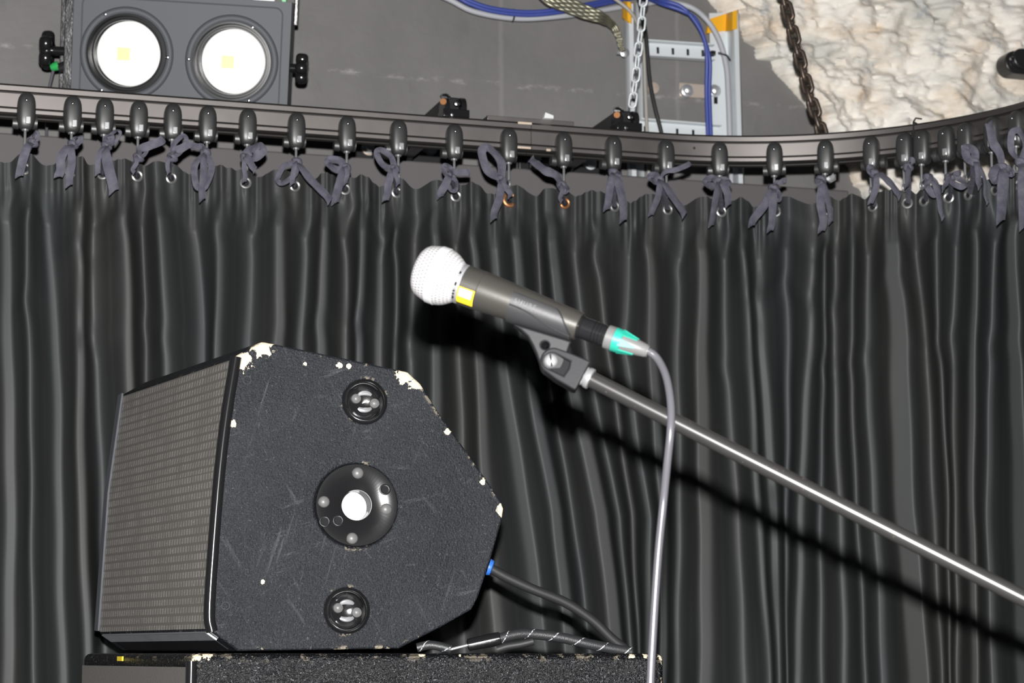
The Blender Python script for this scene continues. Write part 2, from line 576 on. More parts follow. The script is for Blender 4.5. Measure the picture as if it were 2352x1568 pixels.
def m_fleck():
    k = NT('braided_sleeve', (0.025, 0.026, 0.028), 0.45, 0, 0.5)
    u = k.coord('UV')
    sep = k.n('ShaderNodeSeparateXYZ', i_0=u)
    d = k.math('FRACT', k.math('ADD', k.math('DIVIDE', sep.outputs[0], 6.28318), k.math('DIVIDE', sep.outputs[1], 0.028)))
    line = k.math('LESS_THAN', k.math('ABSOLUTE', k.math('SUBTRACT', d, 0.5)), 0.028)
    n = k.noise(k.coord(), 500, 1)
    k.set('Base Color', k.mix(k.math('MULTIPLY', line, k.ramp(n, [(0.42, (0, 0, 0)), (0.5, (1, 1, 1))])), (0.025, 0.026, 0.028), (0.5, 0.5, 0.52)))
    k.bump(k.noise(k.coord(), 700, 2), 0.3, 0.001)
    return k.m
M['fleck'] = m_fleck()

# ------------------------------------------------------------------ layout: the curtain track and the back wall
H0 = math.radians(17.2)
TZ = 1.2 + 0.778                 # top of the track
BX, BY, BR = 0.22, 3.2115, 0.45  # where the bend starts and its radius
def track_points():
    pts, ang = [], []
    L = 1.45
    for i in range(146):
        s = -L + i * 0.01
        pts.append((BX + s * math.cos(H0), BY + s * math.sin(H0))); ang.append(H0)
    n = 160
    end = math.radians(-76)
    for i in range(1, n + 1):
        a = H0 + (end - H0) * i / n
        pts.append((BX + BR * (math.sin(H0) - math.sin(a)), BY + BR * (math.cos(a) - math.cos(H0)))); ang.append(a)
    x, y = pts[-1]
    for i in range(1, 40):
        pts.append((x + 0.01 * i * math.cos(end), y + 0.01 * i * math.sin(end))); ang.append(end)
    return np.array(pts), np.array(ang)
TP, TA = track_points()
TN = np.stack([np.sin(TA), -np.cos(TA)], 1)      # towards the room
TS = np.concatenate([[0], np.cumsum(np.hypot(*np.diff(TP, axis=0).T))])

def at_track(px, z, off=0.0):    # place on the track line (moved by off into the room) that shows at picture column px
    q = TP + TN * off
    k = q[:, 1] * math.cos(PITCH) + (z - EYE.z) * math.sin(PITCH)
    col = 1176 + F * q[:, 0] / k
    s = np.interp(px, col, TS)
    x = np.interp(s, TS, q[:, 0]); y = np.interp(s, TS, q[:, 1]); a = np.interp(s, TS, TA)
    return Vector((x, y, z)), a

WT = Vector((math.cos(H0), math.sin(H0), 0))
WN = Vector((math.sin(H0), -math.cos(H0), 0))
WGAP = 0.42
W0 = Vector((BX, BY, 0)) - WN * WGAP
def W(px, py, off=0.0):          # place on the back wall, off metres in front of it
    return PP(px, py, W0 + WN * off, WN)

# ------------------------------------------------------------------ setting
mb = MB(); mb.box((0, 2.2, -0.05), X3 * 3.2, Y3 * 2.6, Z3 * 0.05)
structure(mb.build('floor', M['floor']))

mb = MB(); mb.box((0, 0.05, 0.0), X3 * 3.0, Y3 * 0.05, Z3 * 2.0)
wall = structure(mb.build('wall_back', M['wall']))
seam_z = W(1300, 206).z
wall.location = (W0.x, W0.y, seam_z)
wall.rotation_euler = (0, 0, H0)
for v in wall.data.vertices:      # from the floor up to the ceiling line
    v.co.z = (3.3 if v.co.z > 0 else 0.0) - seam_z

# rough stone breaking through the board on the right
def stone():
    edge = [(1560, -400), (1570, -120), (1622, -2), (1640, 20), (1652, 45), (1680, 52), (1702, 75), (1712, 98), (1728, 112), (1738, 138), (1752, 142),
            (1762, 138), (1772, 158), (1788, 178), (1800, 190), (1822, 215), (1842, 236), (1862, 262), (1888, 298), (1918, 345), (1940, 378), (1952, 400),
            (1956, 425), (1975, 440), (1990, 480), (2010, 700), (2020, 1400)]
    random.seed(3)
    ey = np.array([e[1] for e in edge], float); ex = np.array([e[0] for e in edge], float)
    rows = np.concatenate([np.linspace(-400, -20, 20), np.linspace(-16, 460, 150), np.linspace(480, 1400, 30)])
    nx = 150
    import mathutils
    vs = []
    for y in rows:
        x0 = np.interp(y, ey, ex)
        x0 += 9 * mathutils.noise.noise(Vector((0, y * 0.05, 0))) + 6 * mathutils.noise.noise(Vector((3, y * 0.16, 0)))
        for i in range(nx + 1):
            t = (i / nx) ** 1.25
            x = x0 + (2900 - x0) * t
            p = W(x, y, 0.0)
            q = p * 5.0
            h = 0.030 + 0.034 * mathutils.noise.fractal(q * 1.2, 1.0, 2.0, 4) + 0.016 * mathutils.noise.fractal(q * 5, 0.8, 2.1, 5)
            rim = min(1.0, i / 9.0)
            h = -0.01 + (h + 0.012) * (rim ** 0.6)
            vs.append(p + WN * max(h, -0.012))
    m = MB()
    w = nx + 1
    m.add(vs, [(r * w + i, r * w + i + 1, (r + 1) * w + i + 1, (r + 1) * w + i) for r in range(len(rows) - 1) for i in range(nx)])
    return structure(m.build('wall_right', M['stone'], smooth=60))
stone()

# painted timber rail along the wall, its top showing over the curtain
mb = MB()
LO = 0.14
za = PP(850, 362, W0 + WN * LO, WN).z
a = W0 - WT * 1.6 + WN * (LO / 2); b = PP(1950, 430, W0 + WN * LO, WN)
length = (b - (W0 + WN * LO)).dot(WT) + 1.6
cz = za
mb.box(Vector((a.x, a.y, 0)) + WT * length / 2 + Z3 * (cz - 0.15), WT * length / 2, WN * (LO / 2), Z3 * 0.15)
structure(mb.build('trim_1', M['ledge'], bevel=0.003))

# ------------------------------------------------------------------ curtain track
def sweep(prof, s0, s1, mi_of=None):
    s0, s1 = max(s0, 0.0), min(s1, TS[-1])
    idx = [s0] + [q for q in TS if s0 + 1e-4 < q < s1 - 1e-4] + [s1]
    m = MB(); n = len(prof); vs = []
    for q in idx:
        bx, by = np.interp(q, TS, TP[:, 0]), np.interp(q, TS, TP[:, 1])
        nx, ny = np.interp(q, TS, TN[:, 0]), np.interp(q, TS, TN[:, 1])
        for (o, z) in prof:
            vs.append((bx + nx * o, by + ny * o, TZ + z))
    fs = []
    for r in range(len(idx) - 1):
        for k in range(n):
            fs.append((r * n + k, r * n + (k + 1) % n, (r + 1) * n + (k + 1) % n, (r + 1) * n + k))
    fs.append(tuple(range(n))); fs.append(tuple((len(idx) - 1) * n + k for k in range(n - 1, -1, -1)))
    m.add(vs, fs)
    if mi_of:
        for r in range(len(idx) - 1):
            for k in range(n):
                m.mi[r * n + k] = mi_of(k)
    return m
front = [(0.004, 0.0), (0.006, -0.003), (0.006, -0.0095), (0.0005, -0.0105), (0.0005, -0.0125), (0.005, -0.0135), (0.0052, -0.0325),
         (0.0005, -0.0335), (0.0005, -0.0350), (0.006, -0.0358), (0.006, -0.0405), (0.003, -0.0425), (-0.008, -0.0425), (-0.008, -0.034)]
prof = front + [(-0.026 - o, z) for (o, z) in reversed(front)]
def dark(k):
    return 1 if k in (3, 7, 12, 13, 14, 19, 23) else 0
o0 = at_track(1250, TZ)[0]
trk = thing('curtain_track', 'long black curtain track bending round the corner above the black curtain', 'curtain track', o0)
sj = np.interp(1217, [pix(Vector((p[0], p[1], TZ)))[0] for p in TP], TS)
sweep(prof, -1, sj, dark).build('rail', [M['rail'], M['rail_dark']], trk, smooth=30)
sweep(prof, sj + 0.0008, 99, dark).build('rail', [M['rail'], M['rail_dark']], trk, smooth=30)
def on_track_box(px0, px1, o0_, o1_, z0, z1, mat, name, bev=0.0006):
    p, a_ = at_track(px0, TZ); q, _ = at_track(px1, TZ)
    t = (q - p); L = t.length; t.normalize(); nrm = Vector((math.sin(a_), -math.cos(a_), 0))
    m = MB()
    c = (p + q) / 2 + nrm * (o0_ + o1_) / 2 + Z3 * (z0 + z1) / 2
    m.box(c, t * L / 2, nrm * (o1_ - o0_) / 2, Z3 * (z1 - z0) / 2)
    return m.build(name, mat, trk, bevel=bev)
on_track_box(1119, 1318, -0.024, 0.001, 0.0, 0.0075, M['rail'], 'joint_plate')
for (x0, x1, zz0, zz1) in ((1187, 1219, -0.0035, 0.0002), (1186, 1217, -0.0405, -0.0370), (1252, 1262, -0.0415, -0.0380)):
    on_track_box(x0, x1, 0.004, 0.0064, zz0, zz1, M['scuff_pale'], 'scuffed_edge')['label'] = 'pale scuff of bare metal at the rail joint'
m = MB()
c, a_ = at_track(1592, TZ)
nrm = Vector((math.sin(a_), -math.cos(a_), 0))
m.lathe(c + nrm * 0.0045 + Z3 * -0.0215, nrm, [(0, 0.0022), (0.0012, 0.002), (0.0016, 0)], n=14)
m.build('screw', M['rail_dark'], trk)
c, a_ = at_track(1257, TZ)
m = MB()
t = WT
m.prism([c + t * -0.008 + Z3 * 0.0075, c + t * 0.007 + Z3 * 0.0075, c + t * 0.007 + Z3 * 0.0125, c + t * -0.006 + Z3 * 0.0165], WN * 0.01)
tag(m.build('tape_scrap', M['white_plastic'], bevel=0.0008), 'scrap of white tape on top of the curtain track joint', 'tape')
# black zip tie round the track
c, a_ = at_track(2103, TZ, 0.0)
tt = Vector((math.cos(a_), math.sin(a_), 0)); nrm = Vector((math.sin(a_), -math.cos(a_), 0))
loop = [c + nrm * o + Z3 * z for (o, z) in ((0.008, 0.002), (0.008, -0.044), (-0.034, -0.044), (-0.034, 0.002), (0.008, 0.002))]
zt = thing('zip_tie', 'black zip tie strapped round the curtain track in front of the stone', 'zip tie', c)
m = MB()
for i in range(4):
    m.tube([loop[i], loop[i + 1]], 0.0014, n=8)
m.build('strap', M['black_plastic'], zt)
m = MB(); m.box(c + nrm * 0.009 + Z3 * -0.018, tt * 0.0035, nrm * 0.002, Z3 * 0.004)
m.build('lock_head', M['black_plastic'], zt, bevel=0.001)
m = MB(); m.tube([c + nrm * 0.008 + Z3 * 0.002, c + nrm * 0.006 + Z3 * 0.008 + tt * 0.003, c + Z3 * 0.007 + tt * 0.010], 0.0013, n=8)
m.build('cut_end', M['black_plastic'], zt)

# ------------------------------------------------------------------ runners
ORD = ['first', 'second', 'third', 'fourth', 'fifth', 'sixth', 'seventh', 'eighth', 'ninth', 'tenth', 'eleventh', 'twelfth', 'thirteenth', 'fourteenth',
       'fifteenth', 'sixteenth', 'seventeenth', 'eighteenth', 'nineteenth', 'twentieth', 'twenty-first', 'twenty-second', 'twenty-third', 'twenty-fourth', 'twenty-fifth']
GX = [60, 166, 240, 318, 396, 476, 568, 680, 796, 914, 1042, 1167, 1293, 1407, 1528, 1652, 1779, 1897, 2003, 2080, 2121, 2177, 2222, 2284, 2341]
def make_runner():
    r = thing('curtain_runner', '', 'curtain runner', (0, 0, 0), 'curtain runners on the track')
    # local: x along the track, -y into the room, z up from the track's top edge
    y = -0.007
    m = MB()
    m.ball((0, y - 0.003, -0.0395), (0.0128, 0.0125, 0.0265), n=28, p=0.68)
    m.build('shell', M['runner_plastic'], r, local=True, smooth=60)
    m = MB()
    m.lathe((-0.0135, y + 0.004, -0.055), X3, [(-0.004, 0.004), (-0.004, 0.0075), (0.004, 0.0085), (0.006, 0.004)], n=20)
    m.lathe((0.0135, y + 0.016, -0.050), X3, [(-0.006, 0.004), (-0.004, 0.0095), (0.003, 0.0095), (0.004, 0.004)], n=20)
    m.build('roller', M['runner_plastic'], r, local=True)
    m = MB(); m.ball((-0.001, y - 0.0138, -0.0255), 0.0022, n=10)
    m.build('rivet', M['chrome'], r, local=True)
    m = MB(); m.box((0.002, y - 0.0142, -0.0535), X3 * 0.0036, Y3 * 0.0017, Z3 * 0.0052)
    m.build('catch_plate', M['bright_metal'], r, local=True, bevel=0.001)
    m = MB()
    m.tube([(-0.001, y - 0.006, -0.062), (-0.001, y - 0.008, -0.070), (-0.001, y - 0.008, -0.092)], 0.0019, n=10)
    m.ring((-0.001, y - 0.008, -0.0975), X3, 0.0052, 0.0017, n=16, m=8)
    m.lathe((-0.001, y - 0.007, -0.0665), Z3, [(-0.001, 0.0045), (0.0012, 0.0048), (0.0022, 0.003)], n=14)
    m.build('hook', M['hook_metal'], r, local=True)
    return r
def copy_tree(root):
    c = root.copy(); COL.objects.link(c)
    for ch in list(root.children):
        d = ch.copy(); COL.objects.link(d); d.parent = c
        for g in list(ch.children):
            e = g.copy(); COL.objects.link(e); e.parent = d
    return c
run0 = make_runner()
for i, gx in enumerate(GX):
    o = run0 if i == 0 else copy_tree(run0)
    p, a_ = at_track(gx, TZ - 0.04, 0.008)
    p -= Vector((math.sin(a_), -math.cos(a_), 0)) * 0.008
    o.location = (p.x, p.y, TZ)
    o.rotation_euler = (0, 0, a_)
    if i == len(GX) - 1:
        o['label'] = 'black curtain runner at the right-hand end of the track, last of the row'
    else:
        o['label'] = 'black curtain runner on the track, %s from the left' % ORD[i]

# ------------------------------------------------------------------ curtain
# ridges and hollows of the cloth: picture columns where it faces the room, at four heights (rows 500, 790, 1180, 1560), and their width
FOLD = [(-300, -300, -300, -300, 30), (-240, -235, -235, -230, 24), (-180, -180, -175, -175, 26), (-125, -120, -118, -118, 20), (-60, -55, -50, -50, 24), (16, 20, 22, 22, 24), (62, 64, 72, 80, 9), (105, 126, 135, 148, 18), (184, 184, 190, 202, 18), (213, 215, 232, 246, 12), (286, 294, 310, 320, 17), (322, 336, 345, 352, 8),
        (359, 384, 392, 396, 14), (444, 464, 470, 476, 18), (507, 498, 500, 505, 16), (585, 565, 562, 560, 15), (639, 643, 640, 640, 22), (709, 687, 690, 695, 17),
        (748, 740, 745, 748, 20), (793, 793, 795, 798, 14), (834, 825, 820, 815, 17), (877, 868, 866, 864, 18), (912, 908, 905, 900, 10), (953, 941, 940, 940, 12), (1004, 1000, 1000, 1000, 18),
        (1048, 1052, 1060, 1066, 12), (1086, 1098, 1122, 1148, 18), (1130, 1152, 1206, 1252, 22), (1177, 1205, 1278, 1312, 22), (1232, 1252, 1312, 1362, 8),
        (1259, 1290, 1385, 1425, 26), (1310, 1340, 1425, 1452, 12), (1360, 1392, 1455, 1470, 10), (1443, 1433, 1492, 1480, 14), (1490, 1500, 1524, 1520, 18), (1565, 1553, 1556, 1556, 13), (1615, 1615, 1617, 1620, 24),
        (1662, 1668, 1690, 1712, 12), (1703, 1722, 1746, 1770, 15), (1740, 1752, 1774, 1794, 22), (1805, 1812, 1802, 1808, 12), (1868, 1861, 1839, 1828, 17), (1893, 1892, 1886, 1884, 10), (1918, 1919, 1931, 1940, 13), (1958, 1956, 1968, 1985, 9),
        (1994, 1994, 2010, 2030, 14), (2042, 2068, 2078, 2110, 40), (2098, 2127, 2150, 2165, 9), (2147, 2156, 2176, 2185, 9), (2198, 2194, 2192, 2200, 10), (2242, 2239, 2229, 2240, 14),
        (2290, 2276, 2273, 2280, 12), (2318, 2326, 2345, 2350, 26), (2392, 2395, 2400, 2404, 14), (2450, 2450, 2455, 2460, 18), (2520, 2520, 2524, 2530, 16), (2600, 2600, 2600, 2600, 20), (2700, 2700, 2700, 2700, 20), (2800, 2800, 2800, 2800, 20)]
EYELET_Z = P(1172, 458, at_track(1172, TZ)[0].y).z
TOPZ = EYELET_Z + 0.022
EP = [gx + (-3 if i < 10 else 4) for i, gx in enumerate(GX)]
def build_curtain():
    fr = np.array(FOLD, float)
    yk = np.array([500, 790, 1180, 1560], float)
    zrows = np.concatenate([np.linspace(TOPZ, TOPZ - 0.14, 34), np.linspace(TOPZ - 0.15, 1.12, 78), np.linspace(1.06, 0.015, 30)])
    offs = np.linspace(-0.07, 0.13, 41)
    cols, ts = [], []
    grid = np.arange(-280, 2780, 2.0)
    rng = np.random.RandomState(4)
    nA = rng.uniform(0, 6.28, 6)
    V = np.zeros((len(zrows), len(grid), 3))
    ep = np.array(EP, float)
    wig = rng.uniform(0, 6.28, (len(fr), 3))
    for r, z in enumerate(zrows):
        # picture row of this height on the track plane near the middle
        py = pix(Vector((0.1, 3.18, z)))[1]
        xs = np.array([np.interp(py, yk, fr[i, :4]) for i in range(len(fr))])
        low = min(1.0, max(0.0, (py - 480) / 300.0))
        xs = xs + low * (3.0 * np.sin(py * 0.007 + wig[:, 0]) + 1.2 * np.sin(py * 0.023 + wig[:, 1]))
        xs = xs + wig[:, 2] * 1.3 * np.exp(-((py - 520 - 40 * np.sin(wig[:, 0])) / 26.0) ** 2) - 5.0 * np.exp(-((py - 690 - 150 * np.sin(wig[:, 1])) / 30.0) ** 2)
        xs = np.maximum.accumulate(xs + np.arange(len(xs)) * 1e-3)
        wd = fr[:, 4] * (1.05 + 0.85 * min(1.0, max(0.0, (py - 420) / 500.0)))
        n = len(xs)
        gapL = np.concatenate([[60], np.diff(xs)])
        gapR = np.concatenate([np.diff(xs), [60]])
        amp = np.minimum(0.085, 0.0024 * np.minimum(gapL, gapR) + 0.004)
        sgn = np.where(np.arange(n) % 2 == 0, 1.0, -1.0)
        hh = sgn * amp * 0.55
        d = np.zeros_like(grid)
        # flat tops joined by steep flanks
        j = np.clip(np.searchsorted(xs, grid) - 1, 0, n - 2)
        x0, x1 = xs[j] + wd[j] * 0.30, xs[j + 1] - wd[j + 1] * 0.30
        mid = (x0 + x1) / 2
        bad = x1 - x0 < 7
        x0 = np.where(bad, mid - 3.5, x0); x1 = np.where(bad, mid + 3.5, x1)
        t = np.clip((grid - x0) / (x1 - x0), 0, 1)
        t = 0.18 * t + 0.82 * t * t * (3 - 2 * t)
        d = hh[j] + (hh[j + 1] - hh[j]) * t
        # soft crown on every flat top
        jn = np.where(np.abs(grid - xs[j]) < np.abs(grid - xs[j + 1]), j, j + 1)
        u = np.clip((grid - xs[jn]) / np.maximum(wd[jn] * 0.5, 3), -1.4, 1.4)
        d = d - sgn[jn] * 0.0010 * u * u
        ker = np.array([1, 2, 4, 5, 4, 2, 1], float); ker /= ker.sum()
        d = np.convolve(np.pad(d, 3, mode='edge'), ker, mode='valid')
        # heading: small gathers, pulled flat at every eyelet
        head = max(0.0, 1 - (TOPZ - z) / 0.085)
        hs = min(1.0, head * 1.8)
        d = d * (1 - 0.45 * hs) + hs * 0.004 * np.sin(grid * 0.36 + 2.2 * np.sin(grid * 0.043 + nA[0])) * (0.5 + 0.5 * np.sin(grid * 0.021 + nA[1]))
        e = np.exp(-(((grid[:, None] - ep[None, :]) / 17.0) ** 2)).max(1) * min(1.0, max(0.0, 1 - (TOPZ - z - 0.035) / 0.05))
        d = d * (1 - e) + 0.002 * e
        d = d + 0.0025 * np.sin(z * 9 + grid * 0.013 + nA[2]) * (1 - hs)
        # turn picture columns into places on the shifted track line
        tab = []
        for o in offs:
            q = TP + TN * (o - 0.010)
            k = q[:, 1] * math.cos(PITCH) + (z - EYE.z) * math.sin(PITCH)
            col = 1176 + F * q[:, 0] / k
            tab.append(np.interp(grid, col, TS))
        tab = np.array(tab)
        fi = np.clip((d - offs[0]) / (offs[1] - offs[0]), 0, len(offs) - 1.001)
        i0 = fi.astype(int); w = fi - i0
        ci = np.arange(len(grid))
        s = tab[i0, ci] * (1 - w) + tab[i0 + 1, ci] * w
        nx = np.interp(s, TS, TN[:, 0]); ny = np.interp(s, TS, TN[:, 1])
        V[r, :, 0] = np.interp(s, TS, TP[:, 0]) + nx * (d - 0.010)
        V[r, :, 1] = np.interp(s, TS, TP[:, 1]) + ny * (d - 0.010)
        V[r, :, 2] = z + d * 0.08 * hs
    sag = 0.006 * (1 - np.exp(-(((grid[:, None] - ep[None, :]) / 26.0) ** 2)).max(1))
    for r in range(34):
        V[r, :, 2] -= sag * (1 - r / 34.0)
    h, w = len(zrows), len(grid)
    me = bpy.data.meshes.new('stage_curtain')
    idx = np.arange(h * w).reshape(h, w)
    faces = np.stack([idx[:-1, :-1], idx[1:, :-1], idx[1:, 1:], idx[:-1, 1:]], -1).reshape(-1, 4)
    me.from_pydata(V.reshape(-1, 3).tolist(), [], faces.tolist())
    me.materials.append(M['curtain'])
    me.shade_smooth()
    return me, V, grid, zrows
cme, CV, CGRID, CZ = build_curtain()
co = bpy.data.objects.new('cloth', cme)
COL.objects.link(co)
cur = thing('stage_curtain', 'long pleated black stage curtain hanging from the track across the whole picture', 'curtain', (0, 0, 0))
co.parent = cur
ER = int(np.argmin(np.abs(CZ - EYELET_Z)))
for i, ex in enumerate(EP):
    k = int(np.argmin(np.abs(CGRID - ex)))
    p = Vector(CV[ER, k]); q1 = Vector(CV[ER, k - 3]); q2 = Vector(CV[ER, k + 3])
    n = (q2 - q1).normalized().cross(Z3)
    n = -n if n.y > 0 else n
    m = MB()
    m.ring(p + n * 0.002, n, 0.0088 if i == 11 else 0.0066, 0.0030 if i == 11 else 0.0022, n=24, m=8)
    m.lathe(p + n * 0.0012, n, [(0, 0.0052), (0.0004, 0.0052), (0.0006, 0.0)], n=20, mi=1)
    m.build('eyelet', [M['brass_ring'] if i in (11, 12) else M['eyelet_metal'], M['dark_slot']], cur)

# ------------------------------------------------------------------ ribbon ties: knot, tails and loops as picture offsets in pixels from the knot
TIES = [((76, 328), [(-24, 84, 22)], [(12, -16, 14)]), ((168, 332), [(-28, 80, 22), (-2, 102, 20)], [(20, -10, 16)]), ((245, 335), [(24, 112, 26), (-16, 70, 14)], [(12, -14, 22), (30, -26, 10)]),
        ((318, 362), [(60, -38, 22), (-5, 40, 11)], [(22, -20, 12)]), ((396, 362), [(46, -30, 20), (-4, 42, 11)], [(28, -40, 14)]), ((472, 350), [(-2, 116, 20), (-30, -14, 16)], [(-6, 80, 20)]),
        ((564, 362), [(26, 34, 18), (0, 62, 12)], [(36, -14, 30)]), ((682, 372), [(80, 96, 22), (-8, 56, 13)], [(-34, 48, 16)]), ((794, 385), [(-22, 86, 24), (2, 42, 12)], [(-36, -8, 22)]),
        ((906, 388), [(-20, 78, 20), (10, 42, 12)], [(-34, -34, 18)]), ((1036, 405), [(-24, 52, 20), (44, -4, 16)], [(-12, -18, 16), (6, 36, 12)]), ((1152, 412), [(-18, 98, 22), (20, 44, 14)], [(-36, -62, 26)]),
        ((1290, 425), [(-72, -56, 24), (0, 42, 13)], [(8, 18, 16)]), ((1409, 396), [(-18, 92, 20), (20, 118, 24)], [(10, 10, 16)]), ((1514, 412), [(70, -34, 13), (-22, 88, 18), (56, 88, 22)], [(-20, 0, 20)]),
        ((1650, 416), [(-20, 108, 20), (20, 60, 20)], [(-28, 8, 20), (20, 8, 16)]), ((1776, 432), [(28, -16, 13), (-54, 92, 22), (-12, 104, 20)], [(6, 30, 14)]), ((1886, 412), [(-6, 126, 22), (18, 104, 18)], [(-6, 14, 20)]),
        ((2008, 398), [(56, 58, 20), (-14, 74, 16)], [(-14, -8, 14)]), ((2086, 384), [(-8, 50, 16)], [(4, -12, 14)]), ((2132, 408), [(28, 100, 14), (-10, 26, 12)], [(10, 40, 20)]),
        ((2182, 408), [(-20, 34, 14), (20, -6, 14)], [(24, 22, 18)]), ((2238, 372), [(8, 62, 18), (24, 100, 12)], [(-20, -26, 24)]), ((2302, 384), [(-12, 130, 32), (-32, -100, 24)], [(-24, 30, 26), (14, 20, 16)]), ((2344, 372), [(-4, 158, 32)], [(-14, -62, 20)])]
random.seed(11)
LOOKS = ['%s tail%s']
def tie_label(i, tails):
    where = 'under the last runner at the right' if i == len(GX) - 1 else 'under the %s runner from the left' % ORD[i]
    big = max(tails, key=lambda t: abs(t[0]) + abs(t[1]))
    if big[1] < 0:
        look = 'with one end sticking up'
    elif big[1] > 110:
        look = 'with a long hanging tail'
    else:
        look = 'with short tails'
    return 'grey ribbon tie %s %s' % (look, where)
for i, ((kx, ky), tails, loops) in enumerate(TIES):
    base, a_ = at_track(kx, TZ)
    Yk = base.y - (0.058 if i < 13 else 0.074)
    kp = P(kx, ky, Yk)
    tie = thing('ribbon_tie', tie_label(i, tails), 'ribbon tie', kp, 'ribbon ties holding the curtain')
    s = mpp(kp)
    V_ = lambda dx, dy, out=0.0: kp + X3 * (dx * s) - Z3 * (dy * s) - Y3 * out
    m = MB()
    m.ball(kp, (0.0075, 0.006, 0.0065), n=14, p=0.8)
    m.ring(kp, Vector((0.5, 0.3, 1)), 0.0048, 0.0038, n=18, m=8)
    m.build('knot', M['ribbon'], tie, smooth=60)
    # the strand running up to the runner's hook and down to the eyelet
    hook = at_track(GX[i], TZ - 0.098, 0.015)[0]
    hook = Vector((hook.x, hook.y, TZ - 0.096))
    k = int(np.argmin(np.abs(CGRID - EP[i])))
    eye = Vector(CV[ER, k]) - Y3 * 0.006
    m = MB()
    up = spline([kp, (kp + hook) / 2 - Y3 * 0.004, hook], 5)
    m.ribbon(up, [0.010 - 0.003 * q / len(up) for q in range(len(up))], Vector((0.25, -1, 0.1)))
    dn = spline([kp - X3 * 0.002, (kp + eye) / 2 - Y3 * 0.006, eye], 5)
    m.ribbon(dn, 0.0075, Vector((-0.3, -1, 0.0)))
    m.build('strand', M['ribbon'], tie, smooth=60)
    for (dx, dy, w) in tails:
        m = MB()
        j1, j2 = random.uniform(-7, 7), random.uniform(-7, 7)
        o = 0.012 + random.uniform(0, 0.006)
        pts = [kp, V_(dx * 0.18 + j1 * 0.5, dy * 0.22 - 5, o), V_(dx * 0.52 + j1, dy * 0.50, o + 0.002), V_(dx * 0.85 + j2 * 0.6, dy * 0.82, o), V_(dx, dy, o - 0.003)]
        pts = spline(pts, 6)
        tw = random.uniform(-0.5, 0.5)
        sides = [Vector((math.sin(tw + 1.1 * q / len(pts)), -1, 0.15 * math.sin(q))).normalized() for q in range(len(pts))]
        ws = [w * s * (0.55 + 0.45 * min(1, q / (len(pts) * 0.4))) * 0.92 for q in range(len(pts))]
        m.ribbon(pts, ws, sides)
        # slanted cut end
        for q in range(8):
            vv = m.v[-8 + q]
            lean = (vv - pts[-1]).x
            vv += Z3 * (lean * random.choice((0.9,)))
        m.build('tail', M['ribbon'], tie, smooth=60)
    for (dx, dy, w) in loops:
        m = MB()
        L = math.hypot(dx, dy) + 1e-6
        px_, py_ = -dy / L, dx / L
        r = 0.20 * L + 3
        pts = [kp, V_(dx * 0.45 + px_ * r, dy * 0.45 + py_ * r, 0.010), V_(dx + px_ * r * 0.6, dy + py_ * r * 0.6, 0.014), V_(dx * 1.1, dy * 1.1, 0.015), V_(dx - px_ * r * 0.6, dy - py_ * r * 0.6, 0.012),
               V_(dx * 0.45 - px_ * r, dy * 0.45 - py_ * r, 0.005), kp - Y3 * 0.002]
        pts = spline(pts, 5)
        sides = [Vector((0.5 * math.sin(q * 0.3 + i), -1, 0.7 * math.cos(q * 0.25 + i))).normalized() for q in range(len(pts))]
        m.ribbon(pts, w * s * 0.78, sides)
        m.build('loop', M['ribbon'], tie, smooth=60)

